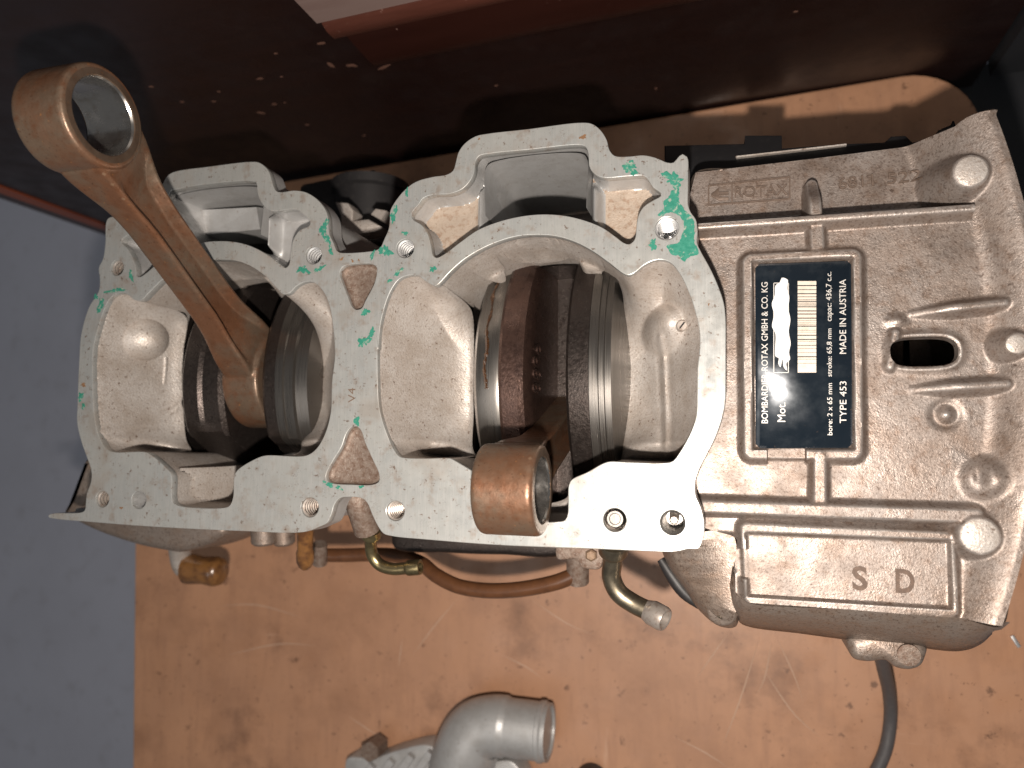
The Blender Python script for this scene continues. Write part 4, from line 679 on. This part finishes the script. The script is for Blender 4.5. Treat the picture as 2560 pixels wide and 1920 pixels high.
for x0, x1, z in ((-183, -164, CZ + 33), (-64.5, -51, CZ - 33)):
    mb = MB(); mb.revolve((x0, CY, z), (1, 0, 0), [(0, 12), (x1 - x0, 12)], 32); mb.out('crank_pin', M['steel'], crank)
# cast digits on the brown cheek
for ch, py in (('6', 1335), ('9', 1410), ('8', 1480), ('8', 1560)):
    V, Fc = text_mesh(ch, 8.5, .45); V = np.array(V); cx = (V[:, 0].min() + V[:, 0].max()) / 2
    p = at(*Z3([(1185, py + 25)])[0], -22); W = np.zeros_like(V); W[:, 0] = -63.55 + V[:, 2]; W[:, 1] = p[1] + (V[:, 0] - cx) * -1.0; W[:, 2] = -33.5 + V[:, 1] * 1.75
    build('cheek_digit', W, Fc, M['web_brown'], w1)
# trickle of burnt oil on the ring
oy = np.linspace(CY + 38, CY - 6, 60); rr2 = random.Random(2); V = []; Fc = []
for i, y in enumerate(oy):
    z = CZ + math.sqrt(50.0 ** 2 - (y - CY) ** 2); wd = rr2.uniform(.18, .75); x = -78.6 + .4 * math.sin(i * .35); V += [(x - wd, y, z - .02), (x, y, z + .28), (x + wd, y, z - .02)]
for i in range(len(oy) - 1):
    for k in (0, 1): Fc.append((3 * i + k, 3 * i + k + 1, 3 * i + k + 4, 3 * i + k + 3))
build('oil_trickle', V, Fc, M['oil'], crank)

# ================================================================== CONNECTING RODS
def rod(label, xc, big, small, OD, wid):
    big = np.array(big); small = np.array(small); L = np.linalg.norm(small - big); ev = (small - big) / L; eu = np.array([ev[1], -ev[0]])   # (y, z) frame
    def T(x, u, v): return (xc + x, big[0] + eu[0] * u + ev[0] * v, big[1] + eu[1] * u + ev[1] * v)
    bm = bmesh.new()
    def ring(v0, ro, ri, hw, n=72):
        prof = [(-hw, ri), (-hw, ro - 1.0), (-hw + .35, ro - .35), (-hw + 1.2, ro), (hw - 1.2, ro), (hw - .35, ro - .35), (hw, ro - 1.0), (hw, ri)]; k = len(prof); vs = []
        for i in range(n):
            t = 2 * math.pi * i / n
            vs.append([bm.verts.new((x, r * math.cos(t), v0 + r * math.sin(t))) for x, r in prof])
        for i in range(n):
            for j in range(k): bm.faces.new((vs[i][j], vs[(i + 1) % n][j], vs[(i + 1) % n][(j + 1) % k], vs[i][(j + 1) % k]))
    rs, rbig = OD / 2, 18.6
    ring(L, rs, rs - 3.6, wid / 2); ring(0, rbig, 12.0, 7.6)
    # I-beam shank lofted with flared ends
    secs = []
    for v in np.linspace(0, L, 60):
        t = v / L; wv = 8.0 * (1 - t) + 6.7 * t                                  # half width of the shank
        ds = L - rs; wv += 4.6 * ss(ds - 28, ds + 8, v) ** 1.5 + 3.4 * ss(44, 14, v)
        hx = 4.9 + 0.2 * t + (wid / 2 - 6.3) * ss(ds - 14, ds + 5, v) + 1.2 * ss(36, 20, v)
        g = 3.5 * ss(16, 34, v) * ss(L - rs + 1, L - rs - 14, v); fl = 1.9     # groove depth, flange width
        r_ = 1.1; wi = max(wv - fl, .8)
        half = [(hx - r_, wv), (hx - .25, wv - .25 * 1.2), (hx, wv - r_), (hx, wi + .4), (hx - g * .5, wi - .5), (hx - g, wi - 1.4), (hx - g, 0)]
        sec = half + [(x, -u) for x, u in half[::-1][1:]]; sec = sec + [(-x, u) for x, u in sec[::-1]]
        secs.append([bm.verts.new((x, u, min(max(v, 0), L))) for x, u in sec])
    n = len(secs[0])
    keep = [i for i, v in enumerate(np.linspace(0, L, 60)) if 11 < v < L - rs + 6.5]
    for a, b in zip(keep[:-1], keep[1:]):
        for j in range(n): bm.faces.new((secs[a][j], secs[a][(j + 1) % n], secs[b][(j + 1) % n], secs[b][j]))
    bm.faces.new(secs[keep[0]][::-1]); bm.faces.new(secs[keep[-1]])
    bmesh.ops.delete(bm, geom=[v for v in bm.verts if not v.link_faces], context='VERTS'); bmesh.ops.recalc_face_normals(bm, faces=bm.faces)
    me = bpy.data.meshes.new('tmp'); bm.to_mesh(me); bm.free(); o = bpy.data.objects.new('tmp', me)
    rm = o.modifiers.new('r', 'REMESH'); rm.mode = 'VOXEL'; rm.voxel_size = 0.38
    sm = o.modifiers.new('s', 'SMOOTH'); sm.factor = 0.5; sm.iterations = 4
    V, Fc = mesh_np(eval_mesh(o)); bpy.data.objects.remove(o)
    rr_ = np.hypot(V[:, 1], V[:, 2] - L); Fc = [f for f in Fc if not all(rr_[i] < rs - 3.75 for i in f)]
    W = np.array([T(*p) for p in V]); root = thing('connecting_rod', label, 'connecting rod', (xc, big[0], big[1] - 20), 'connecting rods')
    body = build('rod_body', W, Fc, M['rod'], root, 60)
    mb = MB(); prof = [(-wid / 2 + .1, rs - 3.45), (-wid / 2 + .7, rs - 3.95), (wid / 2 - .7, rs - 3.95), (wid / 2 - .1, rs - 3.45)]
    c = T(0, 0, L); mb.revolve(c, (1, 0, 0), prof, 72, False, False); mb.out('small_end_bore', M['bore'], root, 30)
    for x in (-1, 1):
        mb = MB(); mb.revolve((c[0] + x * (wid / 2 - .3), c[1], c[2]), (x, 0, 0), [(0, rs - 1.5), (.36, rs - 1.55), (.4, rs - 1.8), (.4, rs - 3.3), (.2, rs - 3.6)], 72, False, False); mb.out('small_end_face', M['eyeface'], root, 30)
    return root
rod('tall brown connecting rod leaning out of the left cylinder', -174.0, (CY, CZ + 33), (91.5, 58.0), 28.4, 17.4)
rod('sunken brown connecting rod whose small end rests in the right cylinder notch', -60.0, (CY, CZ - 33), (-10.4, 10.5), 26.0, 17.5)

# ================================================================== LOOSE THINGS ON THE BENCH
th_ = thing('thermostat_elbow', 'small cast aluminium pipe elbow lying at the front edge', 'pipe elbow', at(1200, 1880, -150))
q7 = lambda x, y, z: (*Z7([(x, y)])[0], z)
pth = spline([at(*q7(1640, 565, -133)), at(*q7(1450, 540, -133)), at(*q7(1310, 525, -133)), at(*q7(1210, 560, -133)), at(*q7(1140, 690, -134)), at(*q7(1070, 1000, -136))], 1.2, False); n = len(pth)
sarc = np.linspace(0, 1, n); rad = [12.9 if s < .26 else 13.7 + 1.8 * ss(.36, .62, s) for s in sarc]
mb = MB(); mb.tube(pth, rad, 40); mb.f = mb.f[:]; mb.out('elbow_body', M['cast_clean'], th_, 50)
d = pth[0] - pth[3]; mb = MB(); mb.revolve(pth[0] - d * .3, d, [(-2.5, 12.7), (-2, 13.6), (-.2, 13.6), (.5, 12.9), (2.4, 12.8), (2.5, 12.2), (2.2, 11.5), (-7, 11)], 48, False, False); mb.out('pipe_lip', M['cast_clean'], th_, 40)
mb = MB(); mb.revolve(pth[0] - d * .3, d, [(-6.6, 11.2), (-6.8, 3), (-6.8, .1)], 32, False, True); mb.out('pipe_bore', M['cast'], th_)
flp = XY(Z7([(395, 740), (420, 728), (560, 735), (700, 690), (900, 655), (1000, 720), (1250, 760), (1420, 760), (1500, 900), (1400, 1050), (400, 1050), (380, 850)]), -134)
mb = MB(); mb.prism(spline(flp, 1), -149, -136, 1.2); mb.out('flange', M['cast_clean'], th_, 40)
for i, (x, y) in enumerate([(520, 860), (640, 830), (760, 800), (880, 780)]):
    a, b = XY(Z7([(x - 70, y + 70), (x + 40, y - 80)]), -132); bar(a, b, 3.4, -136.2, 3.6, 'flange_rib', M['cast_clean'], th_)
c = at(*q7(545, 690, -132)); mb = MB(); mb.revolve(c + np.array([0, 0, -12]), (0, 0, 1), [(0, 5.2), (11.4, 5.2), (12, 4.6)], 6); mb.out('flange_bolt', M['rust_cast'], th_, 20)
cb = spline([at(2195, 1600, -100), at(2208, 1665, -118), at(2224, 1740, -138), at(2226, 1800, -145), at(2215, 1870, -146), at(2190, 1930, -146.5), at(2120, 2050, -146.5)], 1.5, False)
mb = MB(); mb.tube(cb, 2.7, 18); tag(mb.out('cable', M['cable']), 'dark grey sleeved cable running from the housing lug across the bench', 'cable')
c = at(1475, 1963, -144); mb = MB(); mb.revolve((c[0], c[1], -149.8), (0, 0, 1), [(0, 8), (6, 8), (9, 7), (12, 4.5), (12.5, 2)], 28); tag(mb.out('rubber_plug', M['rubber'], None, 50), 'black rubber plug at the bottom edge right of the pipe elbow', 'plug')
c = at(2538, 1603, -149.5); mb = MB(); mb.box((c[0], c[1], -149.2), (.7, 2.6, .6), .5, .2); tag(mb.out('metal_sliver', M['bright']), 'tiny bright metal sliver on the bench by the housing corner', 'sliver')
